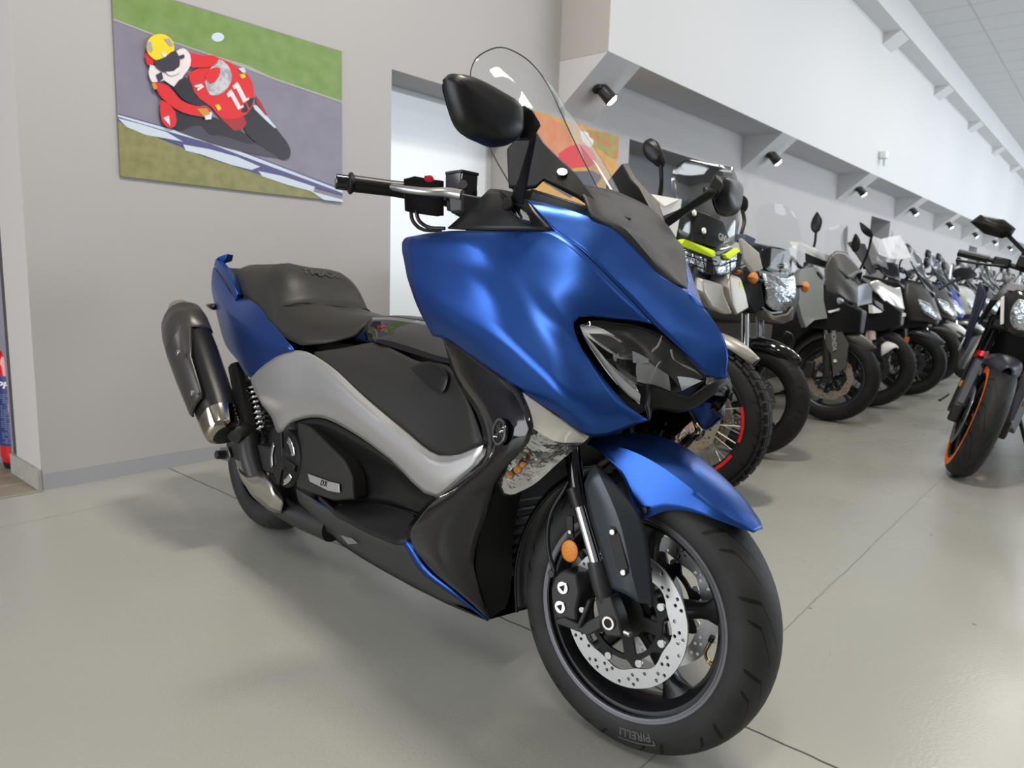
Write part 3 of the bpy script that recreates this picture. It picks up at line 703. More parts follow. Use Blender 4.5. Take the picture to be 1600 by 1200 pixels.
obj('tail_deck',fixn(patch(sym([[p(x,y,l)+Vector((0,.004,-.006)),Vector((p(x,y,l).x,0,p(x,y,l).z+.01))] for x,y,l in ((334,418,.105),(350,440,.13),(373,466,.158),(393,468,.166))]),3,3)),M_satin,tm,smooth=60)
obj('tail_lamp',pillow([Vector((-.425,y,z)) for y,z in ((-.07,.80),(.07,.80),(.06,.76),(-.06,.76))],(-1,0,0),.02,.005),mat('red_lens',(.4,.01,.01),.15),tm,label='red tail lamp')
# rear wheel, swingarm, exhaust -----------------------------------------------------
RC=Vector((0,0,.2835));RM=Matrix.Translation(RC)
def wheel(parent,M,R,W,rr,spoke_angles,discR,discY,matrim,tag_='front_wheel',cast=.05,spw=.04,both_discs=True,seg=72,car=.085,tmat=None,rimw=None):
    rw=(rimw or W*.42)
    hub=[(rr-.004,-rw),(rr+.007,-rw),(rr+.009,-rw+.004),(rr+.006,-rw+.009),(rr-.010,-rw+.012),(rr-.022,-rw*.5),(rr-.026,0),(rr-.022,rw*.5),(rr-.010,rw-.012),(rr+.006,rw-.009),(rr+.009,rw-.004),(rr+.007,rw),(rr-.004,rw)]
    b=lathe(hub,(0,0,0),(0,1,0),None,seg)
    lathe([(0,-.055),(.03,-.055),(.045,-.045),(.05,-.02),(.05,.02),(.045,.045),(.03,.055),(0,.055)],(0,0,0),(0,1,0),b,32)
    rim=obj(tag_,xf(b,M),matrim,parent,smooth=40)
    for a in spoke_angles:
        d=Vector((math.cos(a),0,math.sin(a)));t=Vector((-math.sin(a),0,math.cos(a)))
        S=[]
        for r_,ww,th in ((.03,spw*1.0,.05),(.07,spw*.72,.045),((rr+.03)*.58,spw*.55,.036),(rr-.05,spw*.62,.036),(rr-.018,spw*1.35,.04)):
            S.append([d*r_+t*(ww*.5)+Vector((0,th*.35,0)),d*r_+t*(ww*.25)+Vector((0,th*.5,0)),d*r_-t*(ww*.25)+Vector((0,th*.5,0)),d*r_-t*(ww*.5)+Vector((0,th*.35,0)),d*r_-t*(ww*.5)-Vector((0,th*.35,0)),d*r_-t*(ww*.25)-Vector((0,th*.5,0)),d*r_+t*(ww*.25)-Vector((0,th*.5,0)),d*r_+t*(ww*.5)-Vector((0,th*.35,0))])
        obj('spoke',loft(S),matrim,rim,M=M,smooth=60,bevel=0)
    obj('tyre',xf(tyre(R,W,rr,seg=seg),M),tmat or M_tyre,rim,smooth=180)
    return rim
rw_=wheel(tm,RM,.2865,.16,.195,[PI/2+k*2*PI/5 for k in range(5)],0,0,M_rimm,'rear_wheel')
def brake_disc(R,ri,n=24,th=.0045,holes=3,wave=0,hr=.0042):
    outs=[[((R+wave*math.cos(k*2*PI/96*10))*math.cos(k*2*PI/96),(R+wave*math.cos(k*2*PI/96*10))*math.sin(k*2*PI/96)) for k in range(96)],
          [((ri+.0035*math.cos(k*2*PI/96*8))*math.cos(k*2*PI/96),(ri+.0035*math.cos(k*2*PI/96*8))*math.sin(k*2*PI/96)) for k in range(96)]]
    w_=R-ri
    for k in range(n):
        for j in range(holes):
            a=(k+j*.38+(.2 if k%2 else 0))*2*PI/n;r=ri+w_*(.25+.26*j)
            if (k+j)%3==2 and holes>2: continue
            outs.append(circ(r*math.cos(a),r*math.sin(a),hr,8))
    return plate(outs,th)
def carrier(R,ri,n,th=.006):
    o=[]
    N=n*12
    for k in range(N):
        a=k*2*PI/N;ph=(k%12)/12
        r=R-.014+.016*max(0,math.cos((ph-.5)*2*PI))**2
        o.append((r*math.cos(a),r*math.sin(a)))
    outs=[o]
    for k in range(5):
        a0=(k+.5)*2*PI/5
        seg_=[]
        for t in np.linspace(-.46,.46,8): seg_.append(((R-.024)*math.cos(a0+t),(R-.024)*math.sin(a0+t)))
        for t in np.linspace(.34,-.34,6): seg_.append((ri*.85*math.cos(a0+t),ri*.85*math.sin(a0+t)))
        outs.append(seg_)
    return plate(outs,th)
rd=obj('brake_disc',brake_disc(.141,.105,24),M_steel,rw_,M=RM@Matrix.Translation((0,-.095,0)),smooth=0)
obj('disc_carrier',carrier(.108,.05,8),M_hull,rw_,M=RM@Matrix.Translation((0,-.093,0)),smooth=30)
sw,_=both('swingarm',loft([[Vector((.50,-.12,.36)),Vector((.50,-.165,.36)),Vector((.50,-.165,.27)),Vector((.50,-.12,.27))],[Vector((.2,-.135,.34)),Vector((.2,-.17,.34)),Vector((.2,-.17,.26)),Vector((.2,-.135,.26))],[Vector((-.04,-.145,.31)),Vector((-.04,-.175,.31)),Vector((-.04,-.175,.255)),Vector((-.04,-.145,.255))]]),M_cast,tm,bevel=.006)
obj('axle_plate',slab(P3([(346,699,.18),(358,698,.18),(362,712,.18),(359,721,.18),(347,718,.18)]),(0,-.006,0)),M_steel,sw,bevel=.001)
obj('axle_nut',disc(p(351,710,.185),(0,-1,0),.016,.03,None,6),M_cast,sw)
obj('engine_case',loft([sec(.12,.32,.46,.12),sec(.28,.18,.52,.14),sec(.5,.15,.52,.15),sec(.72,.17,.46,.14)]),M_cast,tm,smooth=0,bevel=.01)
# muffler
m0,m1=Vector((.115,-.25,.365)),Vector((-.31,-.25,.715));ax=(m1-m0).normalized();sd=Vector((0,-1,0));un=ax.cross(sd).normalized()
if un.z<0: un=-un
def msec(t,a,b,off=0,n=24,pw=.8,a0=0,a1=2*PI):
    c=m0.lerp(m1,t)+sd*off;out=[]
    for k in range(n):
        th=a0+(a1-a0)*k/(n if a1-a0>6.2 else n-1)
        ca,sa=math.cos(th),math.sin(th)
        out.append(c+sd*(math.copysign(abs(ca)**pw,ca)*a)+un*(math.copysign(abs(sa)**pw,sa)*b))
    return out
mf=obj('muffler',loft([msec(-.02,.03,.035),msec(0,.048,.05),msec(.03,.053,.056),msec(.2,.058,.072),msec(.6,.062,.086),msec(.85,.06,.085),msec(.95,.05,.07),msec(.97,.045,.06)]),M_satin,tm,smooth=40)
obj('muffler_cone',loft([msec(-.015,.034,.038),msec(.0,.051,.053),msec(.03,.056,.059),msec(.13,.059,.068)],cap=False),mat('smoked_chrome',(.42,.38,.32),.1,1),mf,smooth=60,label='polished front cone')
obj('muffler_tip',loft([msec(.9,.052,.07),msec(.97,.048,.062),msec(1.04,.042,.05),msec(1.07,.036,.04),msec(1.07,.03,.034),msec(1.0,.028,.032)],cap=False),mat('warm_steel',(.50,.46,.40),.3,1),mf,smooth=40,label='bare metal outlet')
ms=mat('heat_shield',(.055,.052,.047),.33,.35,bump=(500,.15,.0006))
pan=[msec(t,a,b,o_,13,.8,a0,a1) for t,a,b,o_,a0,a1 in ((.20,.06,.07,.006,-.6,.65),(.24,.064,.078,.007,-.75,.75),(.5,.068,.088,.007,-.85,.85),(.72,.069,.093,.006,-1.0,1.35),(.74,.069,.093,.006,-1.0,2.6),(.86,.067,.092,.005,-1.1,2.7),(.96,.06,.08,.004,-1.1,2.6))]
sh=obj('heat_shield',loft(pan,cap=False,closed=False),ms,mf,smooth=50,solid=.006)
for q in ((281,551,.335),(303,614,.33)):
    obj('bolt',disc(p(*q),(0,-1,0),.009,.010),M_chrome,sh); 
ep=obj('exhaust_pipe',tube([m0+ax*.08+Vector((0,.03,0)),m0+ax*.0+Vector((.01,.045,0)),p(381,676,.19),p(392,716,.185),p(410,765,.175),p(450,795,.15),p(520,826,.12)],[.03,.034,.034,.033,.032,.036,.04],None,16),M_cast,tm)
obj('pipe_shield',fixn(patch(pp([[(372,731,.19),(384,741,.19),(406,735,.178),(419,745,.175),(444,774,.16)],[(376,744,.222),(391,755,.226),(416,757,.226),(430,772,.222),(443,786,.198)],[(384,758,.205),(393,773,.21),(410,788,.208),(426,799,.2),(439,802,.185)]]),4,4)),M_alu,ep,solid=.003,smooth=60,label='bare alloy pipe shield')
sk=NB();s0,s1=p(398,606,.15),p(413,672,.15)
for k in range(9):
    disc_=lathe([(0,0),(.024,0),(.027,.004),(.024,.008),(0,.008)],s0.lerp(s1,k/8.5),s1-s0,sk,20)
obj('rear_shock',sk,M_chrome,tm,label='bright rear shock spring')
obj('linkage',tube([p(370,575,.12),p(384,640,.15),p(392,690,.16)],[.03,.034,.036]),M_cast,tm)
# handlebar ---------------------------------------------------------------------------
g0,g1=p(537,285,.405),p(632,297,.285);ga=(g1-g0).normalized()
hb=obj('handlebar',tube([g0+ga*.01,g1,p(720,322,.17),p(790,340,.03)],.011),M_cast,tm)
obj('grip',fixn(lathe([(0,.008),(.017,.008),(.023,.012),(.024,.016),(.018,.022),(.0175,.10),(.019,.14),(.0,.14)],g0,ga,None,20)),M_satin,hb)
obj('bar_end',disc(g0-ga*.018,ga,.0165,.028),M_gloss,hb)
sb=loft([[p(x,y,l) for x,y,l in r] for r in [[(630,279,.31),(652,278,.28),(655,334,.27),(632,330,.30)],[(648,276,.29),(676,280,.26),(676,336,.25),(652,334,.27)],[(682,282,.25),(694,282,.235),(694,338,.225),(682,338,.24)]]])
shs=obj('switch_housing',sb,M_satin,hb,bevel=.006)
obj('kill_switch',pillow(P3([(663,276,.275),(677,277,.26),(678,282,.258),(663,281,.272)]),(.3,-.6,.6),.006,.006),M_red,shs,label='red stop switch')
rs=obj('brake_reservoir',loft([[p(x,y,l) for x,y,l in r] for r in [[(695,270,.245),(722,266,.235),(748,272,.2),(722,278,.2)],[(695,304,.245),(720,304,.24),(747,304,.2),(722,304,.2)],[(697,330,.24),(720,334,.235),(742,326,.2),(722,326,.2)]]]),M_gloss,hb,bevel=.004)
obj('sight_glass',disc(p(724,290,.245),(.6,-.7,.2),.010,.006),M_satin,rs)
obj('reservoir_cap',loft([[p(x,y,l) for x,y,l in r] for r in [[(695,268,.247),(722,264,.237),(749,270,.2),(722,276,.198)],[(695,273,.247),(722,269,.237),(749,275,.2),(722,281,.198)]]]),M_satin,rs,bevel=.002)
lv=obj('brake_lever',tube(P3([(595,292,.325),(606,292,.32),(640,297,.31),(672,300,.29),(700,301,.265),(722,305,.25)]),[.011,.0075,.0085,.009,.011,.012],None,12),M_steel,hb,label='polished brake lever')
obj('lever_ball',pillow([p(595,292,.325)+Vector((0,math.cos(k)*.012,math.sin(k)*.012)) for k in np.linspace(0,2*PI,12)[:-1]],(1,0,0),.012,.012,n=1),M_steel,lv)
obj('master_cylinder',loft([[p(x,y,l) for x,y,l in r] for r in [[(700,300,.265),(722,302,.255),(722,330,.25),(702,332,.26)],[(740,306,.22),(765,310,.2),(765,350,.19),(735,350,.21)]]]),M_cast,hb,bevel=.004)
for q in ([(642,328,.28),(645,345,.28),(655,356,.27),(690,360,.24)],[(650,330,.275),(655,345,.27),(665,353,.26),(695,357,.24)]):
    obj('cable',tube(P3(q),.0042,None,8),M_satin,hb)
WMIR=WMAT@MY@WI
flipped(hb,None,WMIR)
obj('dashboard',loft([[Vector((1.08,y,z)) for y,z in ((-.17,.98),(.17,.98),(.16,1.08),(-.16,1.08))],[Vector((1.25,y,z)) for y,z in ((-.17,1.0),(.17,1.0),(.14,1.10),(-.14,1.10))]]),M_satin,tm,bevel=.01)
# front wheel and fork -------------------------------------------------------------------
fw_=wheel(tm,WMAT,.2745,.125,.1945,[math.radians(17-72*k) for k in range(5)],0,0,M_rimm,'front_wheel',spw=.05,rimw=.0575)
for sgn in (-1,1): obj('rim_edge',fixn(lathe([(.1925,.055),(.1935,.0585),(.197,.0592),(.1975,.0582),(.2010,.0586),(.2038,.0590),(.2040,.0575)],(0,0,0),(0,sgn,0),None,72)),mat('rim_edge',(.10,.10,.11),.3,.6),fw_,M=WMAT)
for sgn in (-1,1):
    bd_=obj('brake_disc',brake_disc(.1335,.100,30,hr=.0037),M_steel,fw_,M=WMAT@Matrix.Translation((0,sgn*.07,0)),smooth=0)
    cr_=obj('disc_carrier',carrier(.096,.05,8),M_hull,fw_,M=WMAT@Matrix.Translation((0,sgn*.068,0)),smooth=30)
    for k in range(8):
        a=math.radians(8+k*45+22.5)
        obj('bolt',disc((math.cos(a)*.088,0,math.sin(a)*.088),(0,sgn,0),.008,.006,None,12),M_steel,cr_,M=WMAT@Matrix.Translation((0,sgn*.07,0)))
vq=[w(*q) for q in ((1116,1040,.0),(1106,1032,.0),(1102,1020,.005),(1106,1010,.01),(1110,1002,.012))]
va=obj('valve',tube(vq,[.006,.0035,.0035,.0035,.0035]),M_brass,fw_,label='brass tyre valve')
obj('valve_cap',tube([vq[-1],vq[-1]+(vq[-1]-vq[-2]).normalized()*.012],.0055,sm=False),M_satin,va)
# lettering moulded on the sidewall
def arc_text(s,size,r0,th0,y,m,parent,M,extra=None,sgn=-1,label=None):
    b=text(s,size,.0012,bold=.0006,space=1.05)
    if extra: extra(b)
    bmesh.ops.triangulate(b,faces=[f for f in b.faces if len(f.verts)>4])
    for v in b.verts:
        t=th0-v.co.x/r0;r=r0+v.co.y;yy=side_y(r)+.0009
        v.co=Vector((r*math.cos(t),sgn*yy+v.co.z*sgn,r*math.sin(t)))
    return obj('sidewall_letters',b,m,parent,M=M,smooth=0,label=label)
q=WI@w(990,1140,.066);th=math.atan2(q.z,q.x)
def longp(b):
    for k in range(12): box((-.0375+k*.0065,.0145,0),(.0066,.0030,.0012),b)
    box((-.0385,.0105,0),(.0035,.011,.0012),b)
arc_text('PIRELLI',.021,.2255,th,.0605,mat('tyre_letter',(.075,.075,.075),.6),fw_,WMAT,longp,label='grey moulded lettering')
# front fender
def wp(th,r,lat): th=math.radians(th);return wl(r*math.cos(th),lat,r*math.sin(th))
fr=[[(112,.352,0),(112,.349,.05),(111,.338,.078),(106,.326,.086)],
    [(98,.347,0),(98,.342,.05),(97,.325,.08),(95,.268,.089)],
    [(87,.337,0),(87,.331,.048),(86,.312,.079),(84,.201,.089)],
    [(77,.324,0),(77,.318,.045),(76,.300,.075),(74,.233,.080)],
    [(66,.312,0),(66,.307,.042),(66,.292,.068),(65,.257,.072)],
    [(57,.307,0),(57,.303,.036),(56,.291,.058),(55,.279,.062)],
    [(50,.305,0),(50,.302,.024),(49,.297,.038),(49,.291,.042)],
    [(45.5,.303,0),(45.5,.302,.01),(45.5,.300,.016),(45.5,.298,.02)]]
rows=[]
for r in fr:
    h=[wp(*q) for q in r[::-1]];rows.append(h+[wp(q[0],q[1],-q[2]) for q in r[1:]])
fe=obj('front_fender',fixn(patch(rows,4,4,cu=(1,5))),M_blue,tm,smooth=50,solid=.004)
obj('bolt',disc(w(1008,797,.094),WMAT.to_3x3()@Vector((0,-1,0)),.0065,.005),M_satin,fe)
ig=[]
for th in (122,140,158,176,190,198):
    r=.300 if th<185 else .298
    ig.append([wp(th,r-.012,.05),wp(th,r,.04),wp(th,r+.003,0),wp(th,r,-.04),wp(th,r-.012,-.05)])
obj('inner_fender',fixn(patch(ig,3,4)),M_satin,tm,solid=.004,smooth=60)
wax=WMAT.to_3x3()@Vector((0,-1,0))
FK=[]
f0,f1,f2,f3=w(893,698,.115),w(906,787,.115),w(933,880,.115),w(947,942,.115)
fo=obj('fork_leg',tube([f0+(f0-f1)*1.2,f0,f1],[.0165,.0165,.0165],None,18,sm=False),M_gloss,tm)
obj('fork_collar',tube([f1-(f2-f1)*.28,f1+(f2-f1)*.05],.019,None,18,sm=False),M_satin,fo)
obj('fork_tube',tube([f1,f2],.0135,None,20,sm=False),M_chrome,fo,label='chrome fork tube')
obj('fork_bottom',tube([f2-(f3-f2)*.05,f2.lerp(f3,.55),f3],[.019,.0195,.015],None,18,sm=False),M_cast,fo)
obj('axle_bracket',slab([w(*q) for q in [(929,935,.13),(953,932,.13),(966,965,.13),(971,989,.13),(969,997,.13),(947,995,.13),(940,983,.13),(936,968,.13)]],-wax*.035),M_cast,fo,bevel=.004)
ac=w(952,973,.131)
ax_=obj('axle_end',fixn(lathe([(.006,-.004),(.0125,-.004),(.0135,.002),(.0125,.005),(.0085,.005),(.0085,-.004)],ac,wax,None,24)),M_alu,fo)
obj('axle_socket',disc(ac+wax*.0005,wax,.0085,.003,None,6),M_hull,ax_)
obj('pinch_bolt',disc(w(976,987,.12),(1,0,0),.006,.014),M_steel,fo)
cal=obj('brake_caliper',slab([w(*q) for q in [(866,898,.118),(882,890,.118),(900,898,.118),(906,925,.118),(900,955,.118),(902,972,.118),(868,968,.118),(862,945,.118),(861,915,.118)]],-wax*.05),M_cast,tm,bevel=.006)
for q in ((880,918,.1185),(876,948,.1185)):
    cb=obj('caliper_piston_cap',disc(w(*q),wax,.0125,.003,None,24),M_chrome,cal,label='bright caliper cap')
    obj('cap_slot',plate([[((.004+.0035*(k%2))*math.cos(k*PI/3),(.004+.0035*(k%2))*math.sin(k*PI/3)) for k in range(6)]],.002,Matrix.Translation(w(*q)+wax*.0032)@WMAT.to_3x3().to_4x4()),M_hull,cb,smooth=0)
obj('caliper_bracket',merge(slab([w(*q) for q in [(866,968,.124),(880,964,.124),(906,977,.124),(937,961,.124),(940,982,.124),(918,994,.124),(909,990,.124),(870,975,.124)]],-wax*.02),bar(w(907,979,.124),w(925,936,.124),.008,.02,wax)),M_cast,cal,bevel=.003)
obj('bleed_nipple',disc(w(962,1,.1) if False else w(911,952,.12),wax,.006,.006),M_steel,cal)
obj('brake_hose',tube([w(*q) for q in [(899,735,.105),(880,768,.115),(862,800,.12),(856,838,.12),(859,868,.12),(867,893,.12)]],.0045,None,10),M_satin,cal)
obj('hose_joint',disc(w(866,895,.115),wax,.008,.012),M_cast,cal)
rf=obj('side_reflector',pillow([w(890,861,.125)+WMAT.to_3x3()@Vector((math.cos(k)*.0195,0,math.sin(k)*.0215)) for k in np.linspace(0,2*PI,17)[:-1]],wax,.003,.004,n=2),M_amber,tm,label='round amber reflector')
obj('reflector_ring',pillow([w(890,861,.123)+WMAT.to_3x3()@Vector((math.cos(k)*.0213,0,math.sin(k)*.0233)) for k in np.linspace(0,2*PI,17)[:-1]],wax,.002,.006,n=2),M_satin,rf)
obj('reflector_bracket',bar(w(892,840,.118),w(891,806,.118),.014,.006,wax),M_satin,rf)
obj('bracket_bolt',disc(w(891.5,831,.122),wax,.0045,.004,None,6),M_steel,rf)
gp=[[w(*q) for q in r] for r in [
 [(914,756,.134),(922,803,.134),(938,857,.134),(949,894,.134),(957,919,.134)],
 [(922,737,.14),(946,797,.141),(962,850,.141),(974,895,.14),(985,932,.136)],
 [(930,727,.138),(969,818,.141),(981,868,.14),(989,905,.137),(999,942,.131)],
 [(944,738,.125),(1003,812,.110),(1014,862,.107),(1018,902,.107),(1021,945,.108)]]]
gd=obj('fork_guard',fixn(patch(gp,4,4,cv=(2,))),M_gun,tm,smooth=40,solid=.004)
obj('guard_slot',slab([w(*q) for q in [(951,829,.1445),(954,822,.1445),(961,823,.1445),(968,836,.1445),(981,886,.1445),(980,897,.1445),(974,902,.1445),(968,897,.1445),(961,880,.1445)]],-wax*.004),M_satin,gd,bevel=.001)
for q in ((958,831,.146),(975,894,.146)): obj('bolt',disc(w(*q),wax,.0055,.005),M_alu,gd)
for o_ in (fo,cal,gd): flipped(o_,None,WMIR)
# radiator behind the wheel
rad=NB()
for k in range(14): box((1.245,0,.26+k*.022),(.012,.30,.006),rad)
ra=obj('radiator',box((1.225,0,.40),(.03,.32,.34)),M_hull,tm,smooth=0)
obj('radiator_grille',rad,M_satin,ra,smooth=0)
both('radiator_side',fixn(patch(pp([[(777,752,.262),(745,855,.21),(743,885,.2),(757,940,.165),(765,967,.148)],[(815,765,.14),(800,855,.12),(800,890,.11),(795,935,.1),(790,950,.1)]]),3,3)),M_hull,tm)
# ================================================================== BIKES IN THE ROW
class Frame:
    def __init__(f,s,o,dyaw=0,lean=.1,yaw=math.radians(40.4887)):
        y=yaw+dyaw
        f.fw=A_([math.cos(y),-math.sin(y),0]);rt=A_([-math.sin(y),-math.cos(y),0])
        f.a=math.cos(lean)*rt+math.sin(lean)*UP;f.u=math.cos(lean)*UP-math.sin(lean)*rt
        f.O=WA+WD*s+WN*o+A_([0,0,.003])
        f.M=Matrix(((f.fw[0],-f.a[0],f.u[0],f.O[0]),(f.fw[1],-f.a[1],f.u[1],f.O[1]),(f.fw[2],-f.a[2],f.u[2],f.O[2]),(0,0,0,1)))
    def loc(f,X):
        q=X-f.O;return Vector((q@f.fw,-(q@f.a),q@f.u))
    def p(f,x,y,lat): return f.loc(hit(x,y,f.O+f.a*lat,f.a))
    def q(f,x,y,xf): return f.loc(hit(x,y,f.O+f.fw*xf,f.fw))
    def P(f,l): return [f.p(*k) for k in l]
    def Q(f,l): return [f.q(*k) for k in l]
def T3(x,y,z): return Matrix.Translation((x,y,z))
M_tyreb=tyre_mat('bike_tyre',14,(.010,.010,.010))
M_grey=mat('olive_grey',(.105,.102,.092),.38,.35)
M_panelgrey=mat('pale_grey_panel',(.27,.29,.28),.4,.2)
M_dgrey=mat('dark_grey_paint',(.085,.083,.080),.32,.5)
M_lsil=mat('pearl_silver',(.62,.60,.57),.25,.5)
M_beige=mat('beige_silver',(.34,.32,.29),.36,.5)
M_wht=mat('white_plastic_paint',(.80,.79,.76),.3)
M_neon=mat('neon_yellow',(.62,.80,.01),.4)
M_smoke=glass('smoke_screen',(.66,.66,.65),.03,.5)
M_dsmoke=mat('dark_visor',(.018,.019,.02),.08,0,.5)
M_tan=mat('tan_disc',(.42,.35,.26),.4,.8)
M_navy=mat('navy_paint',(.018,.025,.055),.35,.4)
M_slate=mat('slate_paint',(.055,.060,.080),.38,.4)
M_orange=mat('orange_paint',(.90,.16,.01),.4)
M_redp=mat('red_anodised',(.70,.02,.02),.35,.3)
M_paper=mat('paper',(.80,.80,.80),.6)
M_blue2=mat('bright_blue',(.03,.06,.30),.3)
M_lampglass=mat('cut_lamp_glass',(.55,.60,.64),.1,.85,bump=(45,.7,.012))
M_lampdark=mat('dark_lamp',(.03,.03,.032),.12,.2)
def slabp(name,pts,off,m,par,bev=.004,**k): return obj(name,slab(pts,off),m,par,bevel=bev,smooth=40,**k)
def steer(R,a=0): return T3(0,0,R)@Matrix.Rotation(a,4,'Z')
def wire_wheel(par,M,R,W,rr,matrim,name='front_wheel',n=18,steel=None):
    rim=wheel(par,M,R,W,rr,[],0,0,matrim,name,seg=56,tmat=M_tyreb)
    b=NB()
    for k in range(n*2):
        a=k*PI/n;s=1 if k%2 else -1;t=a+.35*(1 if (k//2)%2 else -1)
        tube([(math.cos(t)*.045,s*.04,math.sin(t)*.045),(math.cos(a)*(rr-.012),s*.012,math.sin(a)*(rr-.012))],.0028,b,5,sm=False)
    obj('wire_spokes',b,steel or M_steel,rim,M=M,smooth=40)
    return rim
def gen_rear(t,wb,Rr,W,body,seatz=.80,wide=.16,exh=1,seat=True,rr=None,front=-.32,tank=None,eng=M_cast):
    M=T3(-wb,0,Rr)
    wheel(t,M,Rr,W,rr or Rr-.105,[k*2*PI/5 for k in range(5)],0,0,M_rimm,'rear_wheel',seg=40,tmat=M_tyreb)
    obj('engine',loft([sec(x,z0,z1,hw) for x,z0,z1,hw in ((-wb+.30,.30,.50,.10),(-wb+.45,.22,.60,.15),(-.55,.20,.66,.17),(-.38,.26,.62,.13))]),eng,t,smooth=0,bevel=.01)
    obj('swingarm',loft([[Vector((-wb+.45,y,z)) for y,z in ((-.12,.36),(.12,.36),(.12,.28),(-.12,.28))],[Vector((-wb+.05,y,z)) for y,z in ((-.14,Rr+.04),(-.11,Rr+.04),(-.11,Rr-.04),(-.14,Rr-.04))]]),M_cast,t,bevel=.005)
    S=[(front,.62,tank or seatz+.14,wide*.75),(-.55,.58,tank or seatz+.12,wide),(-.85,.60,seatz,wide*.95),(-wb+.15,.66,seatz+.02,wide*.9),(-wb-.2,.76,seatz+.06,wide*.5)]
    obj('body',loft([[Vector((x,-hw,z0)),Vector((x,hw,z0)),Vector((x,hw*1.1,(z0+z1)/2)),Vector((x,hw*.7,z1-.02)),Vector((x,0,z1)),Vector((x,-hw*.7,z1-.02)),Vector((x,-hw*1.1,(z0+z1)/2))] for x,z0,z1,hw in S]),body,t,smooth=60,sub=1)
    if seat: obj('seat',pillow([Vector((x,y,seatz+.03+(.06 if x<-wb+.3 else 0))) for x,y in ((-.72,-.09),(-.95,-.16),(-wb+.2,-.14),(-wb-.15,-.08),(-wb-.15,.08),(-wb+.2,.14),(-.95,.16),(-.72,.09))],(0,0,1),.05,.05),M_seat,t,smooth=60)
    if exh: obj('exhaust',loft([[Vector((x,-.2+math.cos(a)*r,z+math.sin(a)*r)) for a in np.linspace(0,2*PI,15)[:-1]] for x,z,r in ((-wb+.35,.36,.03),(-wb+.28,.38,.06),(-wb-.1,.52,.065),(-wb-.15,.54,.045))]),M_satin,t,smooth=40)
def bars(t,x,z,half=.36,lift=.03,grip=M_satin):
    h=obj('handlebar',tube([(x-.09,-half,z),(x-.02,-half*.55,z+lift),(x,-.06,z-.02),(x,.06,z-.02),(x-.02,half*.55,z+lift),(x-.09,half,z)],.012),M_satin,t)
    for s in (-1,1):
        obj('grip',tube([(x-.10,s*(half+.01),z-.002),(x-.055,s*(half*.72),z+lift*.6)],.018,sm=False),grip,h)
        obj('switch_housing',box((x-.04,s*half*.62,z+lift*.7),(.05,.06,.05)),M_satin,h,bevel=.008)
        obj('brake_lever',tube([(x-.0,s*half*.6,z+lift*.6),(x-.02,s*half*.8,z+.01),(x-.05,s*half,z-.005)],.006),M_satin,h)
    return h
def fork(t,R,lat,top,up,low,rake=.45,r=.026,x0=0,zs=.45):
    for s in (-1,1):
        a=Vector((x0,s*lat,R));b=Vector((x0-(top-R)*rake,s*lat,top));m=a.lerp(b,(zs-R)/(top-R))
        l=obj('fork_leg',tube([a,m],r*1.12,None,12,sm=False),low,t)
        obj('fork_tube',tube([m,b],r*.85,None,12,sm=False),up,l)
        obj('axle_clamp',box((x0,s*lat,R),(.06,.035,.09)),low,l,bevel=.008)
def fender(t,R,W,th0,th1,m,M,gap=.022,n=7,dip=.9):
    rows=[]
    for k in range(n):
        th=math.radians(th0+(th1-th0)*k/(n-1));e=math.sin(k/(n-1)*PI)*.5+.5
        if k==n-1:e=.25
        rows.append([Vector((math.cos(th)*r,y*e,math.sin(th)*r)) for r,y in ((R+gap-W*.55*dip,-W*.62),(R+gap-.01,-W*.5),(R+gap+.006,0),(R+gap-.01,W*.5),(R+gap-W*.55*dip,W*.62))])
    return obj('front_fender',xf(fixn(patch(rows,2,3)),M),m,t,smooth=60,solid=.004)
def mirror_at(t,c,stem,w_=.09,h_=.055,tilt=0,m=M_satin,nr=(1,0,.1)):
    c=Vector(c);M=Matrix.Rotation(tilt,3,'X')
    pts=[c+M@Vector((0,y*w_,z*h_)) for y,z in ((-1,.1),(-.8,.8),(-.1,1),(.7,.75),(1,.1),(.8,-.6),(.1,-1),(-.7,-.7))]
    o=obj('mirror',pillow(pts,nr,.04,.01,n=3),m,t,smooth=50)
    obj('mirror_stem',tube(stem,.007),m,o)
    return o
def rowdisc(par,M,r,y,m=M_steel,car=M_hull):
    obj('brake_disc',brake_disc(r,r*.72,20,hr=.005,wave=.003),m,par,M=M@T3(0,y,0),smooth=0)
    obj('disc_carrier',carrier(r*.72,.045,10),car,par,M=M@T3(0,y*.96,0),smooth=30)
    obj('brake_caliper',box((-r*.85,y*1.1,r*.25),(.06,.06,.12)),M_cast,par,M=M,bevel=.012)

# ---- adventure bike behind the scooter --------------------------------------------------
F=Frame(1.921,1.84)
t=empty('adventure_motorcycle',F.M,'adventure motorcycle with neon yellow headlight trim and red rim tape behind the blue scooter','motorcycle','motorcycles parked along the wall')
M=steer(.33,.02)
fwh=wire_wheel(t,M,.33,.115,.245,M_rimm)
for y in (-.07,.07):
    obj('brake_disc',brake_disc(.15,.108,20,hr=.006,wave=.004),M_tan,fwh,M=M@T3(0,y,0),smooth=0);obj('disc_carrier',carrier(.105,.045,10),M_cast,fwh,M=M@T3(0,y*.96,0),smooth=30)
for a0,a1 in ((18,45),(-30,5),(70,110),(130,165),(190,230),(255,300)):
    obj('rim_tape',lathe([(.236,0),(.249,0),(.249,.002),(.236,.002)],(0,-.051,0),(0,-1,0),None,14,math.radians(0),math.radians(a1-a0)),M_redp,fwh,M=M@Matrix.Rotation(-math.radians(a1)-PI*.0,4,'Y')@Matrix.Rotation(0,4,'Y'),label='red rim tape')
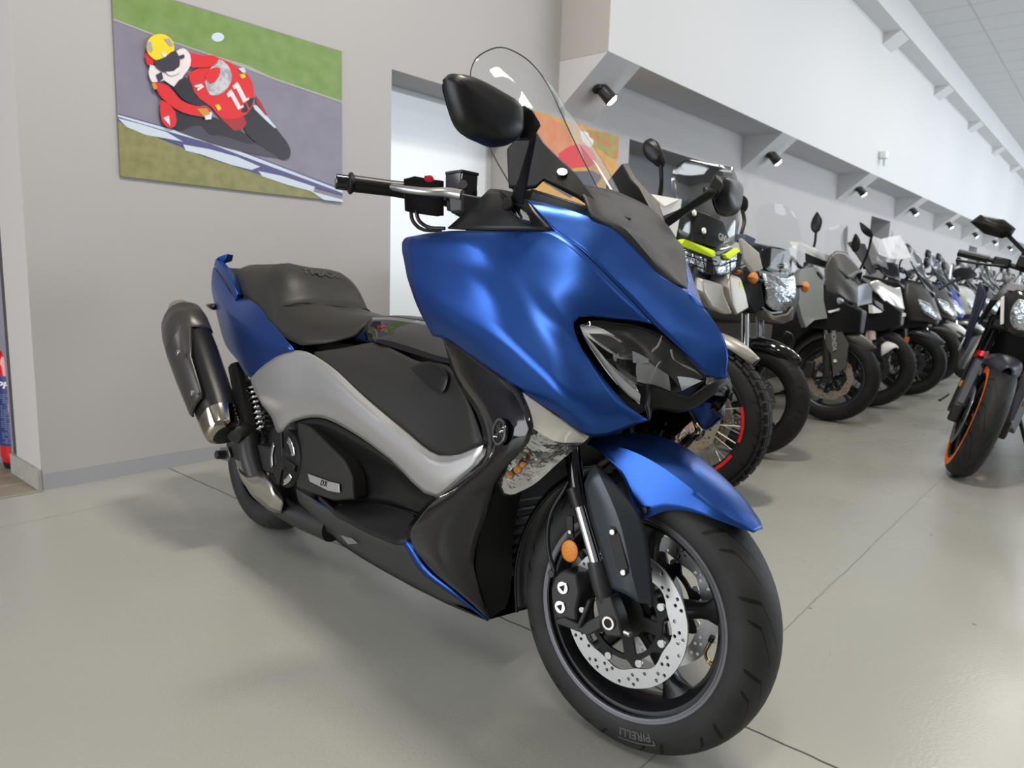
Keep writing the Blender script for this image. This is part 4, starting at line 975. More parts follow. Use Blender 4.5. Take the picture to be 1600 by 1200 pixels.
# knob rows on the tyre
kb=NB()
for k in range(44):
    a=k*2*PI/44
    for y,r in ((-.042,.318),(-.016,.330),(.016,.330),(.042,.318)):
        aa=a+(PI/44 if abs(y)>.03 else 0)
        box((0,0,0),(.036,.023,.010),kb,M@Matrix.Rotation(-aa,4,'Y')@T3(r,y,0)@Matrix.Rotation(-y*11,4,'Z')@Matrix.Rotation(PI/2,4,'Y'))
obj('tread_blocks',kb,M_tyreb,fwh,smooth=0)
fork(t,.33,.10,.90,M_steel,M_cast,x0=.02,zs=.62)
fender(t,.33,.12,120,48,M_beige,M,gap=.05,dip=.5)
gen_rear(t,1.5,.33,.15,M_dgrey,.84,.15,rr=.22,tank=1.0)
bars(t,-.22,1.13,.40)
slabp('hand_guard',F.P([(1006,302,.42),(1032,324,.36),(1059,311,.28),(1055,345,.27),(1050,372,.27),(1030,362,.33),(1012,335,.40)]),(.02,0,0),M_wht,t,label='white hand guard')
slabp('hand_guard',F.P([(1153,372,-.27),(1180,395,-.33),(1186,420,-.36),(1172,426,-.36),(1156,405,-.3)]),(.02,0,0),M_wht,t,label='white hand guard')
slabp('switch_housing',F.P([(1165,365,-.3),(1182,373,-.34),(1178,384,-.34),(1163,377,-.3)]),(-.05,0,0),mat('blue_grey_box',(.09,.11,.15),.4),t)
# head lamp cluster, guard bars, neon trim
hu=slabp('headlight',F.P([(1056,378,.19),(1064,374,.185),(1112,397,.05),(1126,398,-.02),(1149,388,-.14),(1161,395,-.17),(1158,418,-.15),(1142,432,-.09),(1120,431,0),(1095,428,.06),(1068,410,.15)]),(-.16,0,.03),M_lampdark,t,.006)
slabp('lamp_lens',[q+Vector((.006,0,0)) for q in F.P([(1059,385,.19),(1103,404,.06),(1116,407,.0),(1116,425,0),(1095,425,.06),(1070,408,.15)])],(-.01,0,0),M_lampglass,hu,.002,label='cut glass lamp')
slabp('lamp_lens',[q+Vector((.006,0,0)) for q in F.P([(1120,407,-.01),(1135,407,-.06),(1150,397,-.14),(1148,416,-.12),(1138,428,-.07),(1119,427,0)])],(-.01,0,0),M_lampglass,hu,.002,label='cut glass lamp')
slabp('neon_trim',[q+Vector((.016,0,0)) for q in F.P([(1057,376,.195),(1064,373.5,.19),(1095,387,.09),(1112,392,.04),(1113,401,.04),(1106,402,.05),(1058,383,.195)])],(-.02,0,0),M_neon,hu,.003,label='neon yellow trim')
slabp('neon_trim',[q+Vector((.016,0,0)) for q in F.P([(1128,397,-.03),(1134,396,-.06),(1148,387,-.14),(1152,392,-.145),(1136,405,-.06),(1131,404,-.04)])],(-.02,0,0),M_neon,hu,.003,label='neon yellow trim')
gb=NB()
for a,b_ in (((1064,398,.17),(1112,416,.03)),((1062,391,.18),(1112,409,.03)),((1075,392,.13),(1082,418,.12)),((1090,398,.09),(1095,427,.08)),((1105,404,.05),(1107,429,.04)),((1070,411,.15),(1118,431,.0)),((1118,416,.0),(1149,404,-.13)),((1122,431,-.0),(1156,412,-.15)),((1133,407,-.06),(1134,430,-.06))):
    tube([F.p(*a)+Vector((.022,0,0)),F.p(*b_)+Vector((.022,0,0))],.003,gb,6,sm=False)
obj('lamp_guard',gb,M_satin,hu,smooth=40)
scrF=F.P
rows=[[(1055,372,.2),(1078,385,.1),(1105,392,.03),(1128,392,-.05),(1150,378,-.16)],[(1053,318,.2),(1080,325,.1),(1108,335,.02),(1132,340,-.07),(1156,335,-.17)],[(1052,266,.19),(1078,275,.1),(1104,282,.01),(1130,288,-.07),(1154,288,-.165)],[(1069,249,.15),(1082,250,.1),(1106,255,.01),(1130,259,-.07),(1145,262,-.13)]]
s_=obj('windscreen',fixn(patch([scrF(r) for r in rows],3,3)),M_smoke,t,smooth=180,solid=.003,label='smoked tall windscreen')
slabp('screen_bracket',F.P([(1075,330,.1),(1100,332,.05),(1130,345,-.04),(1140,372,-.08),(1120,388,0),(1085,378,.1)]),(-.12,0,-.02),M_satin,s_)
for q in ((1079,333,.11),(1094,361,.07)): obj('screen_bolt',disc(F.p(*q)+Vector((.012,0,0)),(1,0,.2),.013,.01),M_wht,s_)
obj('screen_letters',xf(text('GIVI',.045,.001,shear=.2),basis(F.p(1122,372,.0)+Vector((.02,0,.0)),(0,1,0),(1,0,.25))),mat('grey_print',(.35,.35,.35),.4),s_)
mr1=obj('mirror',pillow(F.P([(1015,216,.42),(1006,222,.44),(1004,233,.44),(1010,247,.43),(1020,255,.42),(1030,262,.40),(1035,262,.40),(1034,248,.40),(1027,229,.41),(1021,219,.42)]),(1,-.2,0),.035,.01,n=3),M_satin,t,smooth=50)
obj('mirror_stem',tube(F.P([(1033,258,.40),(1034,285,.38),(1030,310,.35),(1026,322,.33)]),.010),M_satin,mr1)
mr1=obj('mirror',pillow(F.P([(1154,302,-.34),(1160,306,-.36),(1163,318,-.37),(1161,332,-.37),(1156,325,-.35),(1153,312,-.34)]),(1,.2,0),.03,.01,n=3),M_satin,t,smooth=50)
obj('mirror_stem',tube(F.P([(1160,328,-.36),(1163,345,-.36),(1160,360,-.34),(1157,370,-.33)]),.009),M_satin,mr1)
slabp('fairing',F.P([(1098,436,.10),(1130,445,.0),(1133,462,0),(1146,492,-.03),(1132,492,.0),(1112,480,.06),(1100,458,.10)]),(-.08,0,.02),M_beige,t,.008,label='silver grey front fairing')
slabp('fairing',F.P([(1140,428,-.06),(1158,434,-.12),(1166,458,-.16),(1171,482,-.17),(1152,493,-.1),(1146,480,-.05),(1142,450,-.04)]),(-.12,0,.02),M_beige,t,.008,label='silver grey front fairing')
slabp('neon_decal',[q+Vector((.006,0,0)) for q in F.P([(1154,440,-.11),(1158,444,-.13),(1157,450,-.125),(1153,452,-.11)])],(-.008,0,0),M_neon,t,.001,label='neon yellow decal')
obj('lower_fairing',loft([[Vector((x,y,z)) for y,z in ((-.15,z0),(.15,z0),(.12,z1),(-.12,z1))] for x,z0,z1 in ((-.02,.86,.98),(-.25,.60,1.08),(-.45,.5,1.05))]),M_satin,t,bevel=.01)
pillow_=pillow(F.P([(1146,422,-.2),(1152,421,-.21),(1156,424,-.22),(1152,428,-.22),(1147,427,-.2)]),(1,0,0),.02,.02)
obj('indicator',pillow_,M_amber,t,label='amber indicator')

# ---- black bike with cut glass headlamp -------------------------------------------------------
F=Frame(2.81,1.743)
t=empty('motorcycle',F.M,'black motorcycle with large cut glass headlamp and small clear screen','motorcycle','motorcycles parked along the wall')
M=steer(.30,0)
fwh=wheel(t,M,.30,.12,.21,[math.radians(20+60*k) for k in range(6)],0,0,M_rimm,'front_wheel',seg=56,tmat=M_tyreb,spw=.025)
rowdisc(fwh,M,.15,-.07,mat('worn_disc',(.16,.15,.14),.4,.8))
fork(t,.30,.10,.85,M_chrome,M_cast,x0=.0,zs=.56,rake=.12)
fender(t,.30,.12,150,44,M_gloss,M,gap=.03)
gen_rear(t,1.45,.31,.15,M_satin,.80,.15,rr=.205,tank=1.02)
bars(t,-.25,1.05,.37)
hs=obj('headlight',pillow(F.P([(1190,426,.1),(1202,428,.08),(1220,434,.02),(1240,430,-.09),(1242,443,-.1),(1240,466,-.09),(1228,483,-.04),(1216,486,.01),(1197,474,.08),(1198,458,.09)]),(1,0,.1),.035,.03,n=3,crease=(0,3)),M_lampglass,t,smooth=60,label='cut glass headlamp')
slabp('headlight_cowl',[q+Vector((-.02,0,0)) for q in F.P([(1186,405,.12),(1238,415,-.09),(1246,432,-.11),(1246,470,-.11),(1232,492,-.05),(1212,494,.02),(1193,482,.1),(1186,440,.13)])],(-.14,0,.01),M_gloss,t,.01)
slabp('side_fairing',F.P([(1160,418,.2),(1188,424,.12),(1196,478,.1),(1180,492,.14),(1164,470,.2)]),(-.2,0,.0),M_satin,t,.01)
slabp('side_fairing',F.P([(1244,430,-.12),(1250,440,-.16),(1250,470,-.16),(1240,500,-.12),(1232,492,-.06)]),(-.2,0,.0),M_satin,t,.01)
slabp('chin_fairing',F.P([(1196,484,.09),(1212,494,.03),(1232,490,-.04),(1241,478,-.09),(1240,500,-.1),(1226,506,-.05),(1206,500,.05)]),(-.08,0,.0),mat('bronze_grey',(.22,.20,.17),.35,.4),t,.006)
slabp('instrument_visor',F.P([(1187,402,.12),(1194,388,.1),(1205,385,.07),(1234,390,-.06),(1239,402,-.08),(1238,424,-.085),(1215,424,.02),(1190,418,.11)]),(-.1,0,.02),M_gloss,t,.008)
rows=[[(1186,412,.16),(1204,424,.08),(1222,428,0),(1238,428,-.09),(1250,415,-.16)],[(1183,372,.165),(1202,378,.08),(1222,384,0),(1240,384,-.09),(1252,378,-.165)],[(1182,330,.15),(1200,335,.08),(1218,340,0),(1236,345,-.08),(1248,350,-.15)],[(1190,320,.12),(1202,318,.07),(1215,318,.02),(1228,322,-.04),(1240,332,-.1)]]
s_=obj('windscreen',fixn(patch([F.P(r) for r in rows],3,3)),M_bscreen,t,smooth=180,label='clear add-on screen')
obj('screen_letters',xf(text('GIVI',.038,.001,bold=.002,shear=.2),basis(F.p(1224,416,-.02)+Vector((.015,0,0)),(0,1,0),(1,0,.2))),M_wht,s_)
for a,b_,l in (((1240,446),(1253,447),-.16),((1192,440),(1182,436),.2)):
    k=obj('indicator_stalk',tube([F.p(*a,l*.6),F.p(*b_,l)],.009),M_satin,t)
    c=F.p(*b_,l)+Vector((0,-math.copysign(.045,l),0))
    obj('indicator_lamp',pillow([c+Vector((0,y*.05,z*.028)) for y,z in ((-1,.0),(-.4,.9),(.5,1),(1,0),(.5,-.9),(-.4,-.9))],(1,0,0),.02,.02),M_amber,k,label='amber lens')
obj('radiator_hose',tube(F.P([(1226,520,-.1),(1235,524,-.13),(1238,535,-.14),(1234,548,-.13)]),.012),M_satin,t)

# ---- grey maxi scooter -------------------------------------------------------------------------
F=Frame(4.188,1.719,.013,.098)
t=empty('motor_scooter',F.M,'grey and olive maxi scooter with pale grey leg panel and fork guards','scooter','motorcycles parked along the wall')
M=steer(.30,.05)@T3(.02,0,0)
fwh=wheel(t,M,.30,.12,.212,[math.radians(12+60*k) for k in range(6)],0,0,M_gun,'front_wheel',seg=56,tmat=M_tyreb,spw=.03)
rowdisc(fwh,M,.152,-.075,M_tan)
fork(t,.30,.10,.75,M_chrome,M_cast,x0=.02,zs=.55,rake=.15)
fe=fender(t,.30,.12,165,42,M_grey,M,gap=.03)
gd=slabp('fork_guard',F.P([(1289,523,.135),(1300,518,.14),(1315,517,.13),(1326,537,.115),(1322,573,.115),(1302,590,.125),(1298,553,.135),(1290,542,.135)]),(-.01,.03,0),M_grey,t,.004)
obj('guard_bolt',disc(F.p(1305,564,.13),(.2,-1,0),.011,.012),M_wht,gd)
obj('guard_letters',xf(text('HONDA',.036,.001,bold=.001),basis(F.p(1303,532,.145),F.p(1304,545,.14)-F.p(1302.5,524,.14),(.15,-1,0))),mat('grey_print2',(.40,.40,.38),.4),gd)
gen_rear(t,1.52,.30,.15,M_dgrey,.80,.19,rr=.205)
bars(t,-.28,1.06,.36)
slabp('leg_panel',F.P([(1243,428,.27),(1252,420,.28),(1267,417,.27),(1277,417,.26),(1290,435,.24),(1287,443,.245),(1287,470,.25),(1293,497,.24),(1273,500,.26),(1259,512,.27),(1253,495,.27),(1243,453,.28)]),(-.05,.06,0),M_panelgrey,t,.006,label='pale grey leg panel')
obj('panel_slot',slab(F.P([(1275,424,.268),(1279,425,.262),(1285,434,.252),(1284,437,.254),(1277,430,.264)]),(.004,-.004,0)),M_hull,t)
slabp('leg_panel',[mir(q) for q in F.P([(1243,428,.27),(1252,420,.28),(1267,417,.27),(1277,417,.26),(1290,435,.24),(1287,443,.245),(1287,470,.25),(1293,497,.24),(1273,500,.26),(1259,512,.27),(1253,495,.27),(1243,453,.28)])],(-.05,-.06,0),M_panelgrey,t,.006)
fc=fixn(patch(sym([F.P(r) for r in [
 [(1288,421,.24),(1300,396,.22),(1312,410,.17),(1325,434,.09)],
 [(1289,438,.235),(1304,425,.20),(1320,438,.14),(1338,446,.05)],
 [(1290,451,.225),(1306,452,.18),(1324,462,.10),(1340,464,.04)],
 [(1292,462,.2),(1311,461,.16),(1326,472,.09),(1340,478,.035)]]]),3,3))
obj('front_cowl',fc,M_grey,t,smooth=40,solid=.006)
tp=fixn(patch(sym([F.P(r) for r in [[(1300,397,.20),(1306,392,.14),(1318,394,.06)],[(1308,418,.19),(1318,412,.11),(1330,408,.05)],[(1327,436,.13),(1336,430,.07),(1347,425,.0)]]]),3,3))
obj('dash_cowl',tp,M_grey,t,smooth=40,solid=.006)
obj('nose_plate',slab(F.P([(1340,447,.045),(1357,443,-.045),(1363,453,-.05),(1363,474,-.05),(1339,479,.045)]),(-.03,0,0)),mat('pale_nose',(.26,.28,.32),.3,.3),t,bevel=.004)
for f_ in (lambda l:l,lambda l:[mir(q) for q in l]):
    h=slabp('headlight',f_(F.P([(1290,453,.225),(1313,461,.155),(1329,476,.085),(1322,482,.1),(1294,487,.2)])),(-.05,0,0),M_lampdark,t,.003)
    obj('lamp_bulb',pillow(f_(F.P([(1307,466,.17),(1315,466,.15),(1317,473,.14),(1310,475,.16)])),(1,0,0),.012,.005),M_lampglass,h)
    obj('lamp_strip',slab(f_(F.P([(1293,486,.21),(1306,483,.17),(1320,479,.115),(1318,483,.115),(1295,489,.21)])),(.006,0,0)),M_wht,h)
obj('under_cowl',loft([[Vector((x,y,z)) for y,z in ((-w_,z0),(w_,z0),(w_*1.1,z1),(-w_*1.1,z1))] for x,z0,z1,w_ in ((.17,.61,.76,.05),(.08,.60,.80,.13),(-.1,.62,.95,.2),(-.35,.35,1.0,.22))]),M_satin,t,bevel=.01)
rows=[[(1303,420,.2),(1322,437,.1),(1345,443,.0)],[(1290,390,.2),(1308,398,.1),(1328,408,0)],[(1290,362,.16),(1306,358,.08),(1325,356,0)],[(1296,355,.13),(1309,352,.07),(1325,351,0)]]
obj('windscreen',fixn(patch(sym([F.P(r) for r in rows]),3,3)),M_bscreen,t,smooth=180,label='clear windscreen')
m_=obj('mirror',pillow(F.P([(1276,331,.42),(1270,341,.43),(1267,353,.435),(1271,363,.43),(1275,364,.425),(1281,353,.415),(1282,342,.41)]),(1,-.2,0),.03,.01,n=3),M_satin,t,smooth=50)
obj('mirror_stem',tube(F.P([(1275,362,.425),(1274,375,.42),(1272,386,.41)]),.008),M_satin,m_)
m_=obj('mirror',pillow([mir(q) for q in F.P([(1276,331,.42),(1270,341,.43),(1267,353,.435),(1271,363,.43),(1275,364,.425),(1281,353,.415),(1282,342,.41)])],(1,.2,0),.03,.01,n=3),M_satin,t,smooth=50)
slabp('dashboard',F.P([(1258,395,.2),(1300,412,.1),(1298,420,.1),(1258,408,.22)]),(-.02,.12,0),M_satin,t)
sh=obj('paper_sheet',slab(F.P([(1233,377,.30),(1250,379,.26),(1299,401,.06),(1298,412,.06),(1262,396,.2),(1240,388,.29)]),(0,.015,.002)),M_paper,None,M=F.M,smooth=0)
tag(sh,'white sheet laid over the handlebar of the grey maxi scooter','paper')

# ---- silver crossover scooter ------------------------------------------------------------------
F=Frame(5.066,1.743)
t=empty('motor_scooter',F.M,'silver crossover scooter with white front fender and dark visor','scooter','motorcycles parked along the wall')
M=steer(.305,.05)@T3(.02,0,0)
fwh=wire_wheel(t,M,.305,.12,.22,M_rimm,n=12,steel=mat('dark_spoke',(.10,.10,.10),.35,.7))
rowdisc(fwh,M,.14,-.07,M_cast)
fork(t,.305,.10,.8,M_wht,M_cast,x0=.02,zs=.44,rake=.1,r=.03)
obj('fork_wrap',tube(F.P([(1361,503,.11),(1362,531,.11)]),.029,None,14,sm=False),mat('pink_label',(.62,.50,.47),.4),t,label='pale printed fork wrap')
gen_rear(t,1.55,.30,.15,M_lsil,.82,.18,rr=.205)
bars(t,-.25,1.08,.38)
fd=fixn(patch(sym([F.P(r) for r in [[(1377,557,.075),(1377,537,.075),(1386,531,.0)],[(1386,551,.072),(1388,536,.06),(1394,531,0)],[(1400,543,.06),(1402,539,.045),(1404,537,0)],[(1412,550,.02),(1413,549,.01),(1414,548,0)]]]),3,3))
obj('front_fender',fd,M_wht,t,smooth=50,solid=.005,label='white front fender')
slabp('fender_bracket',F.P([(1369,528,.1),(1377,525,.09),(1386,532,.06),(1377,538,.085),(1376,558,.085),(1369,560,.1)]),(0,.05,0),M_satin,t)
nc=fixn(patch(sym([F.P(r) for r in [
 [(1358,442,.23),(1367,438,.2),(1386,446,.11),(1400,450,.04),(1406,449,.0)],
 [(1362,452,.22),(1374,448,.18),(1391,457,.1),(1402,462,.045),(1409,463,0)],
 [(1372,460,.19),(1381,462,.14),(1394,470,.08),(1404,474,.04),(1411,475,0)],
 [(1380,470,.15),(1388,474,.11),(1398,480,.06),(1408,484,.02),(1413,484,0)]]]),3,3))
obj('front_cowl',nc,M_lsil,t,smooth=50,solid=.006)
slabp('lamp_band',[*F.P([(1365,466,.2),(1378,474,.15),(1392,484,.08),(1412,487,0)]),*[mir(q) for q in F.P([(1392,484,.08),(1378,474,.15),(1365,466,.2),(1366,474,.2),(1380,486,.14),(1395,495,.07)])],*F.P([(1412,497,0),(1395,495,.07),(1380,486,.14),(1366,474,.2)])],(-.08,0,0),M_lampdark,t,.004)
for f_ in (lambda l:l,lambda l:[mir(q) for q in l]):
    slabp('day_light',f_(F.P([(1363,476,.21),(1380,487,.14),(1376,489,.15),(1364,490,.21)])),(-.03,0,0),M_wht,t,.003,label='white corner panel')
    slabp('day_light',f_(F.P([(1398,492,.06),(1412,489,.01),(1412,494,.01),(1400,497,.06)])),(.012,0,0),M_wht,t,.002,label='white light bar')
vs=fixn(patch(sym([F.P(r) for r in [[(1371,408,.16),(1388,410,.07),(1402,412,0)],[(1374,422,.15),(1390,426,.07),(1405,430,0)],[(1381,429,.12),(1393,436,.06),(1406,441,0)]]]),3,3))
obj('visor',vs,M_dsmoke,t,smooth=50,solid=.006,label='dark glossy visor')
rows=[[(1370,412,.2),(1386,420,.1),(1402,425,0)],[(1371,385,.19),(1384,385,.1),(1398,388,0)],[(1375,368,.15),(1384,362,.08),(1396,361,0)]]
obj('windscreen',fixn(patch(sym([F.P(r) for r in rows]),3,3)),M_bscreen,t,smooth=180,label='clear windscreen')
for sg_ in (1,-1):
    L_=[Vector((q.x,q.y*sg_,q.z)) for q in F.P([(1343,347,.45),(1349,352,.44),(1362,366,.41),(1362,371,.41),(1352,367,.43),(1346,360,.445)])]
    m_=obj('mirror',pillow(L_,(1,0,0),.03,.008,n=3),M_satin,t,smooth=50)
    obj('mirror_stem',tube([L_[3],L_[3]+Vector((-.03,sg_*.05,-.12)),L_[3]+Vector((-.08,sg_*.08,-.25))],.008),M_satin,m_)
slabp('screen_bracket',F.P([(1324,379,.3),(1330,377,.29),(1352,381,.22),(1362,410,.16),(1370,425,.14),(1360,430,.16),(1340,400,.24)]),(-.01,.02,0),mat('bracket_grey',(.10,.10,.10),.4),t)
obj('under_cowl',loft([[Vector((x,y,z)) for y,z in ((-w_,z0),(w_,z0),(w_*1.1,z1),(-w_*1.1,z1))] for x,z0,z1,w_ in ((.19,.64,.74,.05),(.08,.58,.82,.13),(-.1,.58,.98,.19),(-.35,.35,1.02,.2))]),M_satin,t,bevel=.01)
def printed(name):
    if name in MATS:return MATS[name]
    m=bpy.data.materials.new(name);m.use_nodes=True;n=m.node_tree.nodes;l=m.node_tree.links;b=n['Principled BSDF']
    tc=n.new('ShaderNodeTexCoord');nz=n.new('ShaderNodeTexBrick');l.new(tc.outputs['Object'],nz.inputs[0])
    nz.inputs['Color1'].default_value=(.82,.82,.83,1);nz.inputs['Color2'].default_value=(.70,.71,.73,1);nz.inputs['Mortar'].default_value=(.84,.84,.85,1)
    nz.inputs['Scale'].default_value=1;nz.inputs['Brick Width'].default_value=.06;nz.inputs['Row Height'].default_value=.018;nz.inputs['Mortar Size'].default_value=.006
    l.new(nz.outputs['Color'],b.inputs['Base Color']);b.inputs['Roughness'].default_value=.3;MATS[name]=m;return m
sh=obj('paper_sheet',slab(F.P([(1347,367,.26),(1366,374,.19),(1381,370,.12),(1395,368,.05),(1404,384,.02),(1412,402,.0),(1396,405,.06),(1378,404,.13),(1362,398,.19)]),(.012,0,.0)),printed('printed_sheet'),None,M=F.M@T3(.04,0,.0),smooth=0)
tag(sh,'crumpled white sheet in a clear sleeve on the silver crossover scooter','paper')

# ---- generic maxi scooter for the rest of the row --------------------------------------------------
def maxi(F,label,paint_,fend,visor,R=.275,lamp='split',screen=True,paper=False,amber=True,hgt=1.26,seed=0,sc=1,accent=None):
    t=empty('motor_scooter',F.M,label,'scooter','motorcycles parked along the wall')
    M=steer(R,.03)@T3(.02,0,0)
    fwh=wheel(t,M,R,.12,R-.082,[math.radians(12+seed*9+72*k) for k in range(5)],0,0,M_rimm,'front_wheel',seg=44,tmat=M_tyreb,spw=.035)
    rowdisc(fwh,M,.125,-.072,M_cast)
    fork(t,R,.095,.62,M_chrome,M_cast,x0=.02,zs=.42,rake=.2)
    fender(t,R,.12,160,40,fend,M,gap=.03)
    for s in (-1,1):
        if amber: obj('side_reflector',box((-.01,s*.115,.47),(.04,.012,.045)),M_amber,t,bevel=.004,label='amber reflector')
    nz=.62
    half=[[(-.06,-.22,.95),(.02,-.17,.94),(.09,-.09,.90),(.115,0,.86)],
          [(-.05,-.235,.84),(.05,-.18,.84),(.13,-.09,.80),(.16,0,.77)],
          [(-.03,-.22,.72),(.09,-.17,.74),(.17,-.08,.70),(.195,0,.68)],
          [(.0,-.17,.62),(.1,-.13,.63),(.17,-.06,.62),(.185,0,nz)]]
    obj('front_cowl',fixn(patch(sym(half),3,3,cu=(3,))),paint_,t,smooth=45,solid=.005)
    for s in (1,-1):
        pts=[Vector((x,y*s,z)) for x,y,z in ((.052,-.19,.80),(.115,-.13,.775),(.188,-.045,.665),(.170,-.09,.655),(.105,-.175,.70))]
        h=obj('headlight',pillow(pts,(1,-.5*s*-1 if False else 0,.15),.022,.01,n=3,crease=range(9)),M_lampglass,t,smooth=60)
        obj('lamp_brow',slab([pts[0]+Vector((.006,0,.012)),pts[1]+Vector((.012,0,.012)),pts[2]+Vector((.012,0,.01)),pts[2]+Vector((.012,0,0)),pts[1]+Vector((.012,0,0)),pts[0]+Vector((.006,0,0))],(-.01,0,0)),accent or M_wht,h)
    vv=[[(-.05,-.21,1.13),(-.015,-.1,1.095),(.0,0,1.08)],[(.02,-.165,1.0),(.07,-.08,.985),(.09,0,.98)],[(.095,-.085,.87),(.125,-.04,.855),(.14,0,.845)]]
    obj('visor',fixn(patch(sym(vv),3,3)),visor,t,smooth=60,solid=.005,label='dark visor')
    if screen:
        ss=[[(-.02,-.19,1.0),(.04,-.10,1.0),(.06,0,1.0)],[(-.06,-.18,1.13),(-.02,-.09,1.15),(0,0,1.16)],[(-.11,-.13,hgt-.03),(-.09,-.07,hgt-.005),(-.08,0,hgt)]]
        obj('windscreen',fixn(patch(sym(ss),3,3)),M_bscreen,t,smooth=180,label='clear windscreen')
    obj('under_cowl',loft([[Vector((x,y,z)) for y,z in ((-w_,z0),(w_,z0),(w_*1.1,z1),(-w_*1.1,z1))] for x,z0,z1,w_ in ((.13,.60,.66,.08),(.02,.57,.80,.15),(-.12,.55,.95,.2),(-.4,.3,1.0,.21))]),M_satin,t,bevel=.01)
    gen_rear(t,1.5,R,.14,paint_,.79,.18,rr=R-.085,exh=0)
    bars(t,-.26,1.05,.34)
    for s in (-1,1):
        mirror_at(t,(-.05,s*.40,1.19),[(-.05,s*.38,1.16),(-.1,s*.3,1.1),(-.12,s*.22,1.05)],.085,.05)
    if paper:
        sh=obj('price_card',slab([Vector((.06,y,z)) for y,z in ((-.05,1.02),(.05,1.02),(.05,1.16),(-.05,1.16))],(.006,0,0)),M_paper,None,M=F.M@T3(.03,0,0),smooth=0)
        tag(sh,f'white price card on the {paper}','card')
    return t
F=Frame(6.007,1.819)
t=maxi(F,'dark grey scooter with black visor and amber reflector, right after the silver crossover scooter',M_dgrey,mat('steel_grey_paint',(.10,.105,.115),.3,.5),M_dsmoke)
m_=obj('mirror',pillow(F.P([(1487,427,-.36),(1493,421,-.38),(1508,420,-.42),(1520,423,-.46),(1527,430,-.48),(1512,436,-.43),(1494,436,-.38)]),(.2,0,1),.03,.02,n=3),M_satin,t,smooth=50)
obj('mirror_stem',tube(F.P([(1500,434,-.38),(1485,442,-.32),(1468,452,-.24)]),.012),M_satin,m_)
maxi(Frame(7.077,1.768),'grey scooter partly hidden behind the dark grey scooter with amber reflector',M_dgrey,M_grey,M_dsmoke,seed=1,amber=False,paper='grey scooter behind the dark grey one')
maxi(Frame(7.825,1.72),'bright blue scooter with white front fender among the dark grey and silver scooters',M_blue2,M_wht,M_dsmoke,seed=2)
far=[(8.75,'silver scooter deep in the row just beyond the bright blue scooter',M_lsil,M_lsil),(9.7,'dark grey scooter deep in the row, second beyond the bright blue scooter',M_dgrey,M_dgrey),(10.7,'bronze grey scooter deep in the row, third beyond the bright blue scooter',mat('bronze_paint',(.20,.17,.13),.3,.5),M_grey),(11.8,'black scooter deep in the row, fourth beyond the bright blue scooter',M_gloss,M_gloss),(12.9,'pale silver scooter far down the row, fifth beyond the bright blue scooter',M_lsil,M_dgrey),(14.1,'dark scooter furthest down the row by the wall',M_satin,M_satin)]
for k,(s,lab,pm,fm) in enumerate(far):
    maxi(Frame(s,1.75+.05*(k%2)),lab,pm,fm,M_dsmoke,seed=k+3,amber=k%2==0,hgt=1.24+.04*(k%3),paper='pale silver scooter far down the row' if k==4 else False)

# ---- naked bike at the right edge -------------------------------------------------------------------
F=Frame(3.242,2.656,-.07,.25,math.radians(130.4887))
t=empty('naked_motorcycle',F.M,'leaning slate blue naked motorcycle with orange wheel stripe at the right edge','motorcycle')
M=steer(.30,.15)
fwh=wheel(t,M,.30,.12,.215,[math.radians(10+72*k) for k in range(5)],0,0,M_rimm,'front_wheel',seg=64,tmat=M_tyre,spw=.03)
for s in (-1,1):
    pr=[(r,side_y(r,.30,.12,.215)+.0012) for r in np.linspace(.226,.262,7)]
    obj('wheel_stripe',lathe(pr,(0,0,0),(0,s,0),None,60),M_orange,fwh,M=M,label='orange rim stripe')
for s in (-1,1): rowdisc(fwh,M,.15,s*.075,M_steel)
def ftop(z): return -(z-.3)*.46
for s in (-1,1):
    Y=s*.105
    l=obj('fork_leg',loft([[Vector((ftop(z)+dx,Y+dy,z)) for dx,dy in ((.03,-.026),(.03,.026),(-.03,.026),(-.03,-.026))] for z in (.30,.38,.5,.575)]),M_slate,t,bevel=.012,smooth=50)
    obj('axle_clamp',box((0,Y,.30),(.07,.05,.10)),M_cast,l,bevel=.012)
    obj('fork_ring',tube([(ftop(.575),Y,.575),(ftop(.60),Y,.60)],.034,None,18,sm=False),M_redp,l,label='red fork ring')
    obj('fork_tube',tube([(ftop(.60),Y,.60),(ftop(.95),Y,.95)],.026,None,16,sm=False),M_gloss,l)
    obj('fork_clamp',box((ftop(.76),Y,.76),(.09,.085,.07)),M_cast,l,bevel=.012)
    obj('reflector',box((ftop(.43)-.02,Y+s*.034,.43),(.05,.012,.028)),M_amber,l,bevel=.003,label='amber reflector')
    obj('fender_stay',slab([Vector((ftop(.5)+.03,s*.075,.5)),Vector((-.1,s*.085,.62)),Vector((-.18,s*.085,.60)),Vector((-.1,s*.075,.45))],(0,s*.012,0)),M_slate,l)
fender(t,.30,.13,150,62,M_slate,M,gap=.03)
obj('triple_clamp',box((-.19,0,.76),(.08,.26,.05)),M_cast,t,bevel=.01)
